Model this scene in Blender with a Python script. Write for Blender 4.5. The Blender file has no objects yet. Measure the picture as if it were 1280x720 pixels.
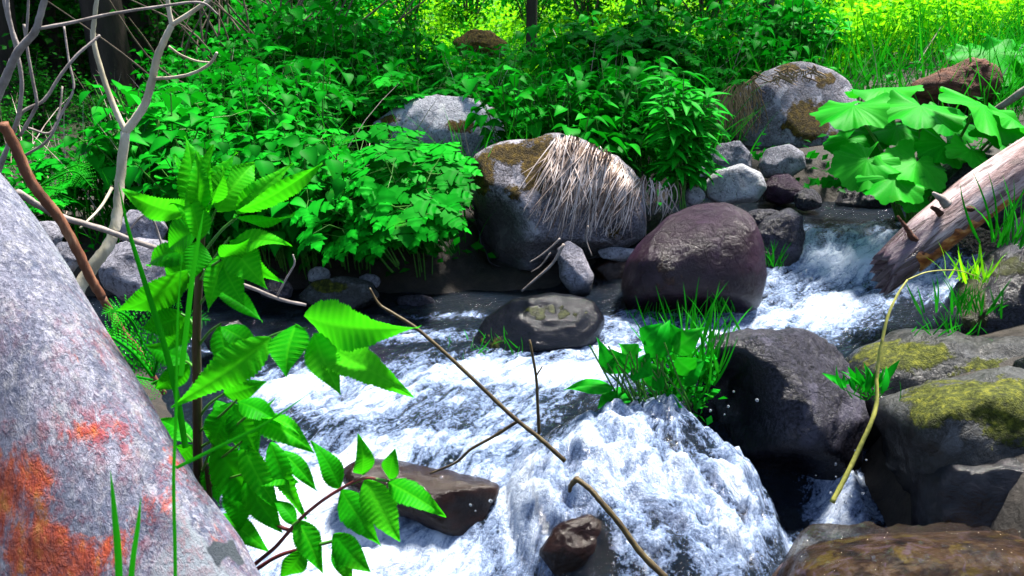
import bpy, bmesh, math, random
import numpy as np
from mathutils import Vector, Matrix
from mathutils.bvhtree import BVHTree

random.seed(7)
RS = np.random.RandomState(11)
S = bpy.context.scene
COL = S.collection
R = math.radians

# ------------------------------------------------------------------ camera
CAM_Z, PITCH, F = 1.30, R(17.0), 1004.0
cam_d = bpy.data.cameras.new('camera')
cam_d.sensor_width = 36.0
cam_d.lens = 36.0 * F / 1280.0
cam_d.clip_start = 0.05
cam_d.clip_end = 400
cam_d.dof.use_dof = True
cam_d.dof.focus_distance = 1.3
cam_d.dof.aperture_fstop = 22.0
cam = bpy.data.objects.new('camera', cam_d)
cam.location = (0, 0, CAM_Z)
cam.rotation_euler = (R(90) - PITCH, 0, 0)
COL.objects.link(cam)
S.camera = cam

# ------------------------------------------------------------------ sky, sun, exposure
SUN_TO = Vector((0.36, 0.34, 1.15)).normalized()       # direction towards the sun
el = math.asin(SUN_TO.z)
az = math.atan2(SUN_TO.x, SUN_TO.y)
w = bpy.data.worlds.new('World')
S.world = w
w.use_nodes = True
nt = w.node_tree
bg = nt.nodes['Background']
sky = nt.nodes.new('ShaderNodeTexSky')
sky.sky_type = 'NISHITA'
sky.sun_disc = False
sky.sun_elevation = el
sky.sun_rotation = az
nt.links.new(sky.outputs[0], bg.inputs[0])
bg.inputs[1].default_value = 0.075
sd = bpy.data.lights.new('sun', 'SUN')
sd.energy = 5.0
sd.angle = R(9.0)
sd.color = (1.0, 0.95, 0.86)
sun = bpy.data.objects.new('sun', sd)
sun.rotation_euler = SUN_TO.to_track_quat('Z', 'Y').to_euler()
sun.location = (3, -2, 12)
COL.objects.link(sun)
vs = S.view_settings
vs.view_transform = 'Standard'
vs.look = 'None'
vs.gamma = 1.0
vs.exposure = 1.85
S.cycles.use_denoising = True
S.cycles.max_bounces = 7
S.cycles.diffuse_bounces = 3
S.cycles.glossy_bounces = 3
S.cycles.transmission_bounces = 4
S.cycles.transparent_max_bounces = 10
S.cycles.caustics_reflective = False
S.cycles.caustics_refractive = False

# ------------------------------------------------------------------ helpers
FWD = Vector((0, math.cos(PITCH), -math.sin(PITCH)))
UPV = Vector((0, math.sin(PITCH), math.cos(PITCH)))
CAM = Vector((0, 0, CAM_Z))

def ray(px, py):
    return FWD + Vector((1, 0, 0)) * ((px - 640) / F) - UPV * ((py - 360) / F)

def P(px, py, Y):
    d = ray(px, py)
    return CAM + d * (Y / d.y)

def W(px, py, z):
    d = ray(px, py)
    return CAM + d * ((z - CAM_Z) / d.z)

def proj(p):
    q = Vector(p) - CAM
    dz = q.dot(FWD)
    if dz < 0.05:
        return (-9999, -9999)
    return (640 + F * q.x / dz, 360 - F * q.dot(UPV) / dz)

def _hash(ix, iy, iz):
    n = (ix * 374761393 + iy * 668265263 + iz * 1440662683) & 0xFFFFFFFF
    n = ((n ^ (n >> 13)) * 1274126177) & 0xFFFFFFFF
    n = n ^ (n >> 16)
    return (n & 0xFFFF).astype(np.float64) / 32767.5 - 1.0

def vnoise(p):
    p = np.asarray(p, dtype=np.float64)
    i = np.floor(p).astype(np.int64)
    f = p - i
    u = f * f * f * (f * (f * 6 - 15) + 10)
    r = 0
    for dx in (0, 1):
        for dy in (0, 1):
            for dz in (0, 1):
                wgt = (u[:, 0] if dx else 1 - u[:, 0]) * (u[:, 1] if dy else 1 - u[:, 1]) * (u[:, 2] if dz else 1 - u[:, 2])
                r = r + wgt * _hash(i[:, 0] + dx, i[:, 1] + dy, i[:, 2] + dz)
    return r

def fbm(p, octv=4, gain=0.5):
    a, s, r = 1.0, 0.0, 0
    p = np.asarray(p, dtype=np.float64)
    for k in range(octv):
        r = r + a * vnoise(p + 17.3 * k)
        s += a
        a *= gain
        p = p * 2.03
    return r / s

def sstep(a, b, x):
    t = np.clip((x - a) / (b - a), 0, 1)
    return t * t * (3 - 2 * t)

def catmull(pts, n=6):
    pts = [np.array(p, dtype=float) for p in pts]
    if len(pts) < 3:
        return [pts[0] + (pts[-1] - pts[0]) * k / n for k in range(n + 1)]
    ext = [2 * pts[0] - pts[1]] + pts + [2 * pts[-1] - pts[-2]]
    out = []
    for k in range(1, len(ext) - 2):
        p0, p1, p2, p3 = ext[k - 1:k + 3]
        for j in range(n):
            t = j / n
            out.append(0.5 * ((2 * p1) + (-p0 + p2) * t + (2 * p0 - 5 * p1 + 4 * p2 - p3) * t * t + (-p0 + 3 * p1 - 3 * p2 + p3) * t ** 3))
    out.append(pts[-1])
    return out

class MB:
    """collects pieces, builds ONE mesh"""
    def __init__(s):
        s.v, s.f, s.t, s.n = [], [], [], 0
        s.mi = []
    def add(s, v, f, tint=0.5, mi=0):
        v = np.asarray(v, dtype=np.float64).reshape(-1, 3)
        s.v.append(v)
        s.t.append(np.broadcast_to(np.asarray(tint, dtype=np.float64), (len(v),)).copy())
        for q in f:
            s.f.append(tuple(int(i) + s.n for i in q))
        s.mi += [mi] * len(f)
        s.n += len(v)
    def many(s, tv, tf, base, d, nrm, scale, tint, wide=None):
        """place a template (x across, y along, z normal) many times"""
        base, d, nrm = (np.asarray(a, dtype=np.float64).reshape(-1, 3) for a in (base, d, nrm))
        d = d / np.linalg.norm(d, axis=1, keepdims=True)
        side = np.cross(d, nrm)
        side /= np.linalg.norm(side, axis=1, keepdims=True) + 1e-9
        nn = np.cross(side, d)
        sc = np.asarray(scale, dtype=np.float64).reshape(-1, 1, 1)
        wd = sc if wide is None else np.asarray(wide, dtype=np.float64).reshape(-1, 1, 1)
        tv = np.asarray(tv)
        pts = base[:, None, :] + sc * tv[None, :, 1:2] * d[:, None, :] + wd * tv[None, :, 0:1] * side[:, None, :] + sc * tv[None, :, 2:3] * nn[:, None, :]
        N, K = pts.shape[:2]
        s.v.append(pts.reshape(-1, 3))
        ax_ = np.abs(tv[:, 0])
        s.t.append((np.broadcast_to(np.asarray(tint, dtype=np.float64), (N,))[:, None] + np.where(ax_ < 1e-6, 0.10, -0.06)[None, :]).ravel())
        for k in range(N):
            o = s.n + k * K
            for q in tf:
                s.f.append(tuple(i + o for i in q))
        s.mi += [0] * (N * len(tf))
        s.n += N * K
    def tube(s, pts, radii, sides=6, tint=0.5, mi=0, cap=True, lump=0.0):
        pts = [np.array(p, dtype=float) for p in pts]
        n = len(pts)
        radii = np.interp(np.linspace(0, 1, n), np.linspace(0, 1, len(radii)), radii)
        vv, ff = [], []
        up = np.array([0.13, 0.27, 0.95])
        for k in range(n):
            t = pts[min(k + 1, n - 1)] - pts[max(k - 1, 0)]
            t /= np.linalg.norm(t) + 1e-12
            a = np.cross(t, up)
            if np.linalg.norm(a) < 0.15:
                a = np.cross(t, np.array([1.0, 0, 0.1]))
            a /= np.linalg.norm(a)
            b = np.cross(a, t)
            for j in range(sides):
                th = 2 * math.pi * j / sides
                rr = radii[k] * (1 + lump * math.sin(k * 1.7 + j * 2.3) * 0.5 + lump * (random.random() - 0.5))
                vv.append(pts[k] + rr * (math.cos(th) * a + math.sin(th) * b))
        for k in range(n - 1):
            for j in range(sides):
                j2 = (j + 1) % sides
                ff.append((k * sides + j, k * sides + j2, (k + 1) * sides + j2, (k + 1) * sides + j))
        if cap:
            ff.append(tuple(range(sides - 1, -1, -1)))
            ff.append(tuple((n - 1) * sides + j for j in range(sides)))
        s.add(vv, ff, tint, mi)
    def mesh(s, name, mats, smooth=True):
        me = bpy.data.meshes.new(name)
        v = np.concatenate(s.v) if s.v else np.zeros((0, 3))
        me.from_pydata(v.tolist(), [], s.f)
        at = me.attributes.new('tint', 'FLOAT', 'POINT')
        at.data.foreach_set('value', np.concatenate(s.t).astype(np.float32))
        for m in (mats if isinstance(mats, (list, tuple)) else [mats]):
            me.materials.append(m)
        if any(s.mi):
            me.polygons.foreach_set('material_index', s.mi)
        me.polygons.foreach_set('use_smooth', [smooth] * len(me.polygons))
        me.update()
        return me
    def build(s, name, mats, parent=None, smooth=True, origin=None):
        if origin is not None:
            o_ = np.array(origin, dtype=float)
            s.v = [v - o_ for v in s.v]
        o = bpy.data.objects.new(name, s.mesh(name, mats, smooth))
        COL.objects.link(o)
        if parent is not None:
            o.parent = parent
        elif origin is not None:
            o.location = origin
        return o

def put(mb, name, mats, loc):
    """vertices already measured from loc"""
    o = mb.build(name, mats)
    o.location = loc
    return o

def tag(o, label=None, cat=None, group=None, kind=None):
    if label: o['label'] = label
    if cat: o['category'] = cat
    if group: o['group'] = group
    if kind: o['kind'] = kind
    return o

def thing(name, loc, label, cat, group=None):
    o = bpy.data.objects.new(name, None)
    o.empty_display_size = 0.05
    o.location = loc
    COL.objects.link(o)
    return tag(o, label, cat, group)

def copy_tree(o, parent=None):
    c = o.copy()
    COL.objects.link(c)
    if parent is not None:
        c.parent = parent
    for ch in o.children:
        copy_tree(ch, c)
    return c

# ------------------------------------------------------------------ materials
def new_mat(name):
    m = bpy.data.materials.new(name)
    m.use_nodes = True
    t = m.node_tree
    t.nodes.clear()
    return m, t

def N(t, kind, **kw):
    n = t.nodes.new(kind)
    for k, v in kw.items():
        setattr(n, k, v)
    return n

def mixc(t, fac, a, b, blend='MIX'):
    n = N(t, 'ShaderNodeMix', data_type='RGBA', blend_type=blend)
    for sock, val in ((n.inputs[0], fac), (n.inputs[6], a), (n.inputs[7], b)):
        if isinstance(val, bpy.types.NodeSocket):
            t.links.new(val, sock)
        elif isinstance(val, (tuple, list)):
            sock.default_value = (*val[:3], 1)
        else:
            sock.default_value = val
    return n.outputs[2]

def ramp(t, src, stops):
    n = N(t, 'ShaderNodeValToRGB')
    e = n.color_ramp.elements
    while len(e) < len(stops):
        e.new(0.5)
    for k, (p, c) in enumerate(stops):
        e[k].position = p
        e[k].color = (*c[:3], 1) if isinstance(c, (tuple, list)) else (c, c, c, 1)
    t.links.new(src, n.inputs[0])
    return n.outputs[0]

def math_n(t, op, a, b=0.0):
    n = N(t, 'ShaderNodeMath', operation=op)
    for sock, val in ((n.inputs[0], a), (n.inputs[1], b)):
        if isinstance(val, bpy.types.NodeSocket):
            t.links.new(val, sock)
        else:
            sock.default_value = val
    return n.outputs[0]

def noise(t, scale, detail=4, rough=0.55, vec=None, dist=0.0):
    n = N(t, 'ShaderNodeTexNoise')
    n.inputs['Scale'].default_value = scale
    n.inputs['Detail'].default_value = detail
    n.inputs['Roughness'].default_value = rough
    n.inputs['Distortion'].default_value = dist
    if vec is not None:
        t.links.new(vec, n.inputs['Vector'])
    return n.outputs[0]

def attr(t, name):
    return N(t, 'ShaderNodeAttribute', attribute_name=name).outputs['Fac']

def objco(t):
    return N(t, 'ShaderNodeTexCoord').outputs['Object']

def finish(t, shader):
    o = N(t, 'ShaderNodeOutputMaterial')
    t.links.new(shader, o.inputs[0])

def bump(t, h, strength=0.5, dist=0.01):
    n = N(t, 'ShaderNodeBump')
    n.inputs['Strength'].default_value = strength
    n.inputs['Distance'].default_value = dist
    t.links.new(h, n.inputs['Height'])
    return n.outputs[0]

def leaf_mat(name, dark, mid, light, trans=0.35, tcol=None, rough=0.5, spec=0.035, vein=False):
    m, t = new_mat(name)
    tint = attr(t, 'tint')
    oi = N(t, 'ShaderNodeObjectInfo').outputs['Random']
    f = math_n(t, 'ADD', tint, math_n(t, 'MULTIPLY', math_n(t, 'SUBTRACT', oi, 0.5), 0.25))
    c = ramp(t, f, [(0.05, dark), (0.5, mid), (0.95, light)])
    c = mixc(t, math_n(t, 'MULTIPLY', noise(t, 35.0, 2, vec=objco(t)), 0.35), c, dark)
    c = mixc(t, ramp(t, noise(t, 14.0, 3, 0.6, vec=objco(t)), [(0.60, 0.0), (0.74, 0.45)]), c, (mid[0] * 3 + 0.03, mid[1] * 0.9, mid[2]))
    p = N(t, 'ShaderNodeBsdfPrincipled')
    t.links.new(c, p.inputs['Base Color'])
    p.inputs['Roughness'].default_value = rough
    p.inputs['Specular IOR Level'].default_value = spec
    tr = N(t, 'ShaderNodeBsdfTranslucent')
    tc = tcol or (min(1, mid[0] * 1.6 + 0.008), min(1, mid[1] * 1.4), mid[2])
    t.links.new(mixc(t, 0.5, c, tc), tr.inputs[0])
    mx = N(t, 'ShaderNodeMixShader')
    mx.inputs[0].default_value = trans
    t.links.new(p.outputs[0], mx.inputs[1])
    t.links.new(tr.outputs[0], mx.inputs[2])
    if vein:
        b = bump(t, noise(t, 260.0, 3, vec=objco(t)), 0.25, 0.002)
        t.links.new(b, p.inputs['Normal'])
    finish(t, mx.outputs[0])
    return m

def plain_mat(name, stops, scale=20, rough=0.7, bumps=0.4, stretch=None, spec=0.3, dist=0.005, tinted=False):
    m, t = new_mat(name)
    co = objco(t)
    if stretch:
        mp = N(t, 'ShaderNodeMapping')
        mp.inputs['Scale'].default_value = stretch
        t.links.new(co, mp.inputs[0])
        co = mp.outputs[0]
    n = noise(t, scale, 6, 0.6, co)
    if tinted:
        n = math_n(t, 'ADD', math_n(t, 'MULTIPLY', n, 0.6), math_n(t, 'MULTIPLY', attr(t, 'tint'), 0.4))
    c = ramp(t, n, stops)
    p = N(t, 'ShaderNodeBsdfPrincipled')
    t.links.new(c, p.inputs['Base Color'])
    p.inputs['Roughness'].default_value = rough
    p.inputs['Specular IOR Level'].default_value = spec
    if bumps:
        t.links.new(bump(t, noise(t, scale * 2.5, 6, 0.65, co), bumps, dist), p.inputs['Normal'])
    finish(t, p.outputs[0])
    return m

def rock_mat(name, c1, c2, c3, moss=((0.10, 0.055, 0.008), (0.16, 0.10, 0.012)), scale=14.0, rough=0.75, wet_rough=0.22,
             wetness=1.0, grain=1.0, wetc=None):
    """speckled stone; attribute 'moss' carries growth, 'wet' the splash line"""
    m, t = new_mat(name)
    co = objco(t)
    big = noise(t, scale * 0.35, 5, 0.6, co, 0.6)
    fine = noise(t, scale * 9, 3, 0.7, co)
    c = ramp(t, big, [(0.3, c1), (0.5, c2), (0.7, c3)])
    c = mixc(t, math_n(t, 'MULTIPLY', ramp(t, fine, [(0.42, 0.0), (0.62, 1.0)]), 0.55 * grain), c, c3)
    c = mixc(t, math_n(t, 'MULTIPLY', ramp(t, noise(t, scale * 6, 4, 0.7, co), [(0.55, 0.0), (0.66, 1.0)]), 0.8 * grain), c, tuple(x * 0.25 for x in c1))
    vor = N(t, 'ShaderNodeTexVoronoi', feature='DISTANCE_TO_EDGE')
    vor.inputs['Scale'].default_value = scale * 0.35
    mv = N(t, 'ShaderNodeMapping')
    mv.inputs['Rotation'].default_value = (0.4, 0.9, 0.3)
    nd = N(t, 'ShaderNodeTexNoise')
    nd.inputs['Scale'].default_value = scale * 0.8
    t.links.new(co, nd.inputs['Vector'])
    va = N(t, 'ShaderNodeVectorMath', operation='MULTIPLY_ADD')
    t.links.new(nd.outputs['Color'], va.inputs[0])
    va.inputs[1].default_value = (0.12, 0.12, 0.12)
    t.links.new(co, va.inputs[2])
    t.links.new(va.outputs[0], mv.inputs[0])
    t.links.new(mv.outputs[0], vor.inputs['Vector'])
    crack = ramp(t, vor.outputs['Distance'], [(0.0, 0.0), (0.02, 1.0)])
    c = mixc(t, math_n(t, 'MULTIPLY', math_n(t, 'SUBTRACT', 1.0, crack), 0.35 * grain), c, tuple(x * 0.3 for x in c1))
    c = mixc(t, math_n(t, 'MULTIPLY', ramp(t, noise(t, scale * 0.7, 5, 0.6, co, 0.8), [(0.58, 0.0), (0.63, 1.0)]), 0.45 * grain), c, tuple(min(0.6, x * 1.5) for x in c3))
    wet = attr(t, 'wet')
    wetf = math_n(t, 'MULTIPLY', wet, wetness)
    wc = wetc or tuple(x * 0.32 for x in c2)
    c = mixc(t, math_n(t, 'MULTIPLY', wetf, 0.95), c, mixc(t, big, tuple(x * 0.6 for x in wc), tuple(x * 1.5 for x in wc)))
    ms = attr(t, 'moss')
    msn = math_n(t, 'ADD', ms, math_n(t, 'MULTIPLY', math_n(t, 'SUBTRACT', noise(t, scale * 1.6, 6, 0.7, co), 0.5), 1.5))
    mf = ramp(t, msn, [(0.48, 0.0), (0.6, 1.0)])
    mf = math_n(t, 'MULTIPLY', mf, ramp(t, ms, [(0.08, 0.0), (0.25, 1.0)]))
    mcol = ramp(t, noise(t, scale * 4, 4, 0.7, co), [(0.35, tuple(x * 0.35 for x in moss[0])), (0.5, moss[0]), (0.68, moss[1])])
    c = mixc(t, mf, c, mcol)
    p = N(t, 'ShaderNodeBsdfPrincipled')
    t.links.new(c, p.inputs['Base Color'])
    r = mixc(t, math_n(t, 'MULTIPLY', wetf, math_n(t, 'SUBTRACT', 1.0, mf)), (rough,) * 3, (wet_rough,) * 3)
    t.links.new(r, p.inputs['Roughness'])
    t.links.new(math_n(t, 'ADD', 0.2, math_n(t, 'MULTIPLY', math_n(t, 'MULTIPLY', wetf, math_n(t, 'SUBTRACT', 1.0, mf)), 0.12)), p.inputs['Specular IOR Level'])
    h = math_n(t, 'ADD', math_n(t, 'MULTIPLY', noise(t, scale * 2.2, 8, 0.72, co, 0.6), 1.3), math_n(t, 'MULTIPLY', fine, 0.25))
    h = math_n(t, 'ADD', h, math_n(t, 'MULTIPLY', crack, 0.12))
    h = math_n(t, 'ADD', h, math_n(t, 'MULTIPLY', math_n(t, 'MULTIPLY', mf, noise(t, scale * 14, 3, 0.7, co)), 1.2))
    bn = N(t, 'ShaderNodeBump'); bn.inputs['Distance'].default_value = 0.016; t.links.new(h, bn.inputs['Height'])
    t.links.new(math_n(t, 'SUBTRACT', 0.9, math_n(t, 'MULTIPLY', wetf, 0.45)), bn.inputs['Strength'])
    t.links.new(bn.outputs[0], p.inputs['Normal'])
    finish(t, p.outputs[0])
    return m

M = {}
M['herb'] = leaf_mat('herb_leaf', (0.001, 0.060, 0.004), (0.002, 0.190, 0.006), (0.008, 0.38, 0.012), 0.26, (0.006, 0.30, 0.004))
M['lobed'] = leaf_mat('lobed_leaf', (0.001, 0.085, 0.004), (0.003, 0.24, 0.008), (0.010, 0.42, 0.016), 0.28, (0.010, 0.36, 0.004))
M['bright'] = leaf_mat('sun_leaf', (0.03, 0.34, 0.004), (0.12, 0.60, 0.006), (0.34, 0.76, 0.012), 0.55, (0.36, 0.82, 0.008))  # glade sunshine put into this lighter yellow-green leaf colour
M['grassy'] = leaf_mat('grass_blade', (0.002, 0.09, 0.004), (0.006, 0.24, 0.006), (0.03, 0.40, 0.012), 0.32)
M['gladegrass'] = leaf_mat('glade_grass', (0.06, 0.36, 0.006), (0.20, 0.60, 0.010), (0.46, 0.74, 0.03), 0.55, (0.48, 0.82, 0.02))  # paler blades, the sunlit look of the glade painted into their colour
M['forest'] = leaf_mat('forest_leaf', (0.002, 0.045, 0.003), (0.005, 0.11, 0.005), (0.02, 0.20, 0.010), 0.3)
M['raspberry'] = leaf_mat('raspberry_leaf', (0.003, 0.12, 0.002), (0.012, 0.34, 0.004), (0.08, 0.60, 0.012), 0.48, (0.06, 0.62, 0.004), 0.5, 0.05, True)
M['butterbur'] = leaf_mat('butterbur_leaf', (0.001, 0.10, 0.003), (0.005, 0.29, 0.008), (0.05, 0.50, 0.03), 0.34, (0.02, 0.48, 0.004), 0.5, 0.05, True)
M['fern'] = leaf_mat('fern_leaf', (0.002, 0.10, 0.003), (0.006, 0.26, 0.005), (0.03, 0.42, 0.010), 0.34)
M['greenstem'] = plain_mat('green_stem', [(0.3, (0.02, 0.10, 0.01)), (0.7, (0.06, 0.22, 0.02))], 40, 0.5, 0.2)
M['canestem'] = plain_mat('cane_stem', [(0.3, (0.018, 0.012, 0.006)), (0.55, (0.05, 0.035, 0.012)), (0.75, (0.05, 0.09, 0.015))], 60, 0.45, 0.3, (1, 1, 0.2), tinted=True)
M['redstem'] = plain_mat('red_stem', [(0.3, (0.05, 0.008, 0.012)), (0.7, (0.16, 0.03, 0.03))], 60, 0.45, 0.3)
M['olivestem'] = plain_mat('olive_twig', [(0.3, (0.03, 0.018, 0.010)), (0.7, (0.12, 0.085, 0.03))], 50, 0.5, 0.4)
M['yellowcane'] = plain_mat('yellow_cane', [(0.3, (0.16, 0.17, 0.03)), (0.7, (0.36, 0.34, 0.07))], 30, 0.5, 0.3)
M['palebark'] = plain_mat('pale_bark', [(0.25, (0.16, 0.13, 0.08)), (0.5, (0.40, 0.35, 0.25)), (0.75, (0.62, 0.56, 0.46))], 22, 0.7, 0.5, (1, 1, 0.35))
M['greybark'] = plain_mat('grey_bark', [(0.3, (0.11, 0.09, 0.08)), (0.7, (0.34, 0.29, 0.27))], 30, 0.7, 0.5)
M['brownstick'] = plain_mat('brown_stick', [(0.3, (0.05, 0.018, 0.010)), (0.5, (0.16, 0.06, 0.03)), (0.72, (0.42, 0.24, 0.14))], 24, 0.65, 0.6, (1, 1, 0.3))
M['darkbark'] = plain_mat('dark_bark', [(0.3, (0.010, 0.007, 0.005)), (0.7, (0.05, 0.035, 0.028))], 10, 0.85, 0.8, (1, 1, 0.25), dist=0.02)
M['deadtwig'] = plain_mat('dead_twig', [(0.3, (0.05, 0.035, 0.025)), (0.7, (0.16, 0.12, 0.09))], 20, 0.8, 0.3)
M['straw'] = plain_mat('dry_straw', [(0.3, (0.15, 0.09, 0.06)), (0.48, (0.44, 0.34, 0.29)), (0.7, (0.72, 0.62, 0.58))], 16, 0.7, 0.0, tinted=True)
M['brownstraw'] = plain_mat('brown_straw', [(0.3, (0.09, 0.05, 0.025)), (0.7, (0.32, 0.20, 0.10))], 16, 0.75, 0.0, tinted=True)
M['stump'] = plain_mat('rotten_wood', [(0.3, (0.03, 0.010, 0.006)), (0.55, (0.10, 0.035, 0.020)), (0.75, (0.22, 0.09, 0.05))], 16, 0.8, 0.9, (1, 1, 3), dist=0.02)
M['soil'] = None

# ------------------------------------------------------------------ terrain
def interp(x, xs, ys):
    return np.interp(x, xs, ys)

def far_edge(x):
    e = interp(x, [-4, -1.8, -1.2, -0.25, -0.1, 0.45, 0.6, 1.0, 1.25, 1.7, 2.6], [2.3, 2.5, 2.72, 2.78, 3.0, 3.05, 3.3, 3.45, 3.3, 3.1, 2.3])
    return e + 0.05 * vnoise(np.stack([x * 3, x * 0, x * 0 + 4], 1))

def left_edge(y):
    return interp(y, [-3, 0.0, 0.9, 1.5, 2.0, 2.3, 2.6, 3], [-0.2, -0.2, -0.40, -0.66, -0.86, -1.05, -1.5, -2.4])

def right_edge(y):
    return interp(y, [-3, 1.1, 1.5, 1.8, 2.1, 2.4, 2.7, 3.1], [0.9, 0.9, 0.9, 0.88, 1.1, 1.3, 1.5, 2.4])

def terrain_z(x, y):
    x = np.asarray(x, float); y = np.asarray(y, float)
    p = np.stack([x, y, x * 0], 1)
    bed = interp(y, [-3, 1.0, 1.5, 1.8, 2.1, 2.6, 2.9, 3.4], [0.0, 0.05, 0.12, 0.2, 0.28, 0.34, 0.48, 0.54])
    bed = bed + 0.025 * fbm(p * 7, 3)
    s = y - far_edge(x)
    base = interp(x, [-3, 0, 0.8, 2], [0.46, 0.46, 0.60, 0.64])
    slope = interp(x / np.maximum(y, 1), [-0.62, -0.42, -0.30, 0.1, 0.4, 0.65], [0.02, 0.04, 0.115, 0.13, 0.145, 0.15])
    far = base + 0.16 * sstep(0, 0.35, s) + slope * np.maximum(s, 0) + 0.05 * fbm(p * 1.3, 3) * sstep(0, 0.6, s)
    far = far + 0.0025 * np.maximum(s - 14, 0) ** 1.2 * 2
    z = bed + (np.maximum(far, bed) - bed) * sstep(-0.12, 0.12, s)
    sl = left_edge(y) - x
    lb = 0.40 + 0.16 * sstep(0.1, 0.6, sl) + 0.03 * fbm(p * 3, 3) + 0.02 * np.maximum(sl - 0.5, 0) + 0.04 * np.clip(y - 1.2, 0, 2)
    z = np.maximum(z, bed + (lb - bed) * sstep(-0.08, 0.12, sl))
    sr = x - right_edge(y)
    rb = 0.46 + 0.16 * sstep(0.0, 0.5, sr) + 0.05 * np.maximum(sr - 0.4, 0) + 0.03 * fbm(p * 3, 3) + 0.06 * np.clip(y - 1.8, 0, 2)
    z = np.maximum(z, bed + (rb - bed) * sstep(-0.08, 0.12, sr))
    return z

def gz(x, y):
    return float(terrain_z([x], [y])[0])

def build_ground():
    def axis(lo, hi, n0, fine_lo, fine_hi, step):
        a = list(np.arange(fine_lo, fine_hi, step))
        g, v = step, fine_hi
        while v < hi:
            a.append(v); g *= 1.12; v += g
        a.append(hi)
        g, v, b = step, fine_lo - step, []
        while v > lo:
            b.append(v); g *= 1.12; v -= g
        b.append(lo)
        return np.array(b[::-1] + a)
    xs = axis(-90, 90, 0, -2.4, 2.6, 0.03)
    ys = axis(-12, 160, 0, 0.6, 4.2, 0.03)
    X, Y = np.meshgrid(xs, ys)
    z = terrain_z(X.ravel(), Y.ravel())
    v = np.stack([X.ravel(), Y.ravel(), z], 1)
    nx, ny = len(xs), len(ys)
    idx = np.arange(nx * ny).reshape(ny, nx)
    f = np.stack([idx[:-1, :-1].ravel(), idx[:-1, 1:].ravel(), idx[1:, 1:].ravel(), idx[1:, :-1].ravel()], 1)
    mb = MB()
    mb.v, mb.t, mb.n = [v], [np.full(len(v), 0.5)], len(v)
    mb.f = f.tolist()
    m, t = new_mat('soil')
    co = objco(t)
    c = ramp(t, noise(t, 9, 8, 0.65, co), [(0.3, (0.004, 0.003, 0.002)), (0.5, (0.012, 0.008, 0.005)), (0.7, (0.030, 0.020, 0.010))])
    peb = N(t, 'ShaderNodeTexVoronoi')
    peb.inputs['Scale'].default_value = 22
    t.links.new(co, peb.inputs['Vector'])
    c = mixc(t, ramp(t, peb.outputs['Distance'], [(0.15, 0.5), (0.45, 0.0)]), c, (0.035, 0.025, 0.018))
    gl = N(t, 'ShaderNodeSeparateXYZ')
    t.links.new(co, gl.inputs[0])
    c = mixc(t, ramp(t, math_n(t, 'ADD', math_n(t, 'MULTIPLY', gl.outputs[1], 0.06), math_n(t, 'MULTIPLY', noise(t, 2, 4, vec=co), 0.2)), [(0.40, 0.0), (0.6, 1.0)]), c, (0.04, 0.13, 0.01))
    p = N(t, 'ShaderNodeBsdfPrincipled')
    t.links.new(c, p.inputs['Base Color'])
    p.inputs['Roughness'].default_value = 0.75
    t.links.new(bump(t, noise(t, 30, 8, 0.7, co), 0.8, 0.02), p.inputs['Normal'])
    finish(t, p.outputs[0])
    tag(mb.build('ground', m), kind='structure')
build_ground()

# ------------------------------------------------------------------ water
CTRL = [  # px, py, height of the surface there
    (1060, 276, 0.635), (1120, 278, 0.64), (1010, 300, 0.60), (1080, 300, 0.615), (1150, 300, 0.62),
    (1040, 345, 0.515), (1110, 345, 0.53), (1170, 350, 0.53), (1000, 375, 0.475), (1080, 385, 0.48), (1160, 385, 0.49), (900, 410, 0.455), (980, 400, 0.465),
    (1060, 415, 0.46), (760, 400, 0.45), (560, 395, 0.45), (300, 400, 0.45), (560, 440, 0.44), (760, 440, 0.44), (420, 450, 0.43), (300, 450, 0.43), (560, 480, 0.425), (400, 500, 0.40),
    (680, 500, 0.42), (500, 540, 0.38), (620, 550, 0.38), (400, 560, 0.355), (740, 520, 0.415), (480, 570, 0.36), (560, 582, 0.36),
    (400, 620, 0.30), (330, 680, 0.26), (450, 720, 0.23), (520, 680, 0.26), (560, 720, 0.22), (660, 720, 0.22),
]
WPTS = [W(*c) for c in CTRL] + [Vector(v) for v in (
    (-0.9, 1.2, 0.2), (-0.2, 1.0, 0.15), (0.3, 1.05, 0.15), (0.8, 1.0, 0.2), (1.0, 1.5, 0.25), (0.85, 1.75, 0.24), (0.62, 1.72, 0.25), (-1.6, 2.4, 0.45), (-1.8, 2.0, 0.44),
    (0.5, 3.2, 0.6), (1.8, 3.1, 0.66), (1.0, 3.5, 0.66), (1.5, 2.3, 0.50), (1.3, 1.9, 0.45), (0.1, 3.0, 0.45), (-1.0, 3.0, 0.45), (-1.0, 1.7, 0.36), (0.75, 1.9, 0.36), (0.45, 1.95, 0.42))]

def tps_fit(pts, lam=2e-4):
    X = np.array([[p.x, p.y] for p in pts]); z = np.array([p.z for p in pts])
    n = len(X)
    d = np.linalg.norm(X[:, None] - X[None], axis=2)
    K = np.where(d > 0, d ** 2 * np.log(d + 1e-12), 0) + lam * np.eye(n)
    Pm = np.c_[np.ones(n), X]
    A = np.zeros((n + 3, n + 3)); A[:n, :n] = K; A[:n, n:] = Pm; A[n:, :n] = Pm.T
    sol = np.linalg.solve(A, np.r_[z, 0, 0, 0])
    def ev(x, y):
        out = np.zeros(len(x))
        for k in range(n):
            r2 = (x - X[k, 0]) ** 2 + (y - X[k, 1]) ** 2
            out += sol[k] * 0.5 * r2 * np.log(r2 + 1e-12)
        return out + sol[n] + sol[n + 1] * x + sol[n + 2] * y
    return ev
WATER = tps_fit(WPTS)

DOME_C = P(835, 585, 1.50)

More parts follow.
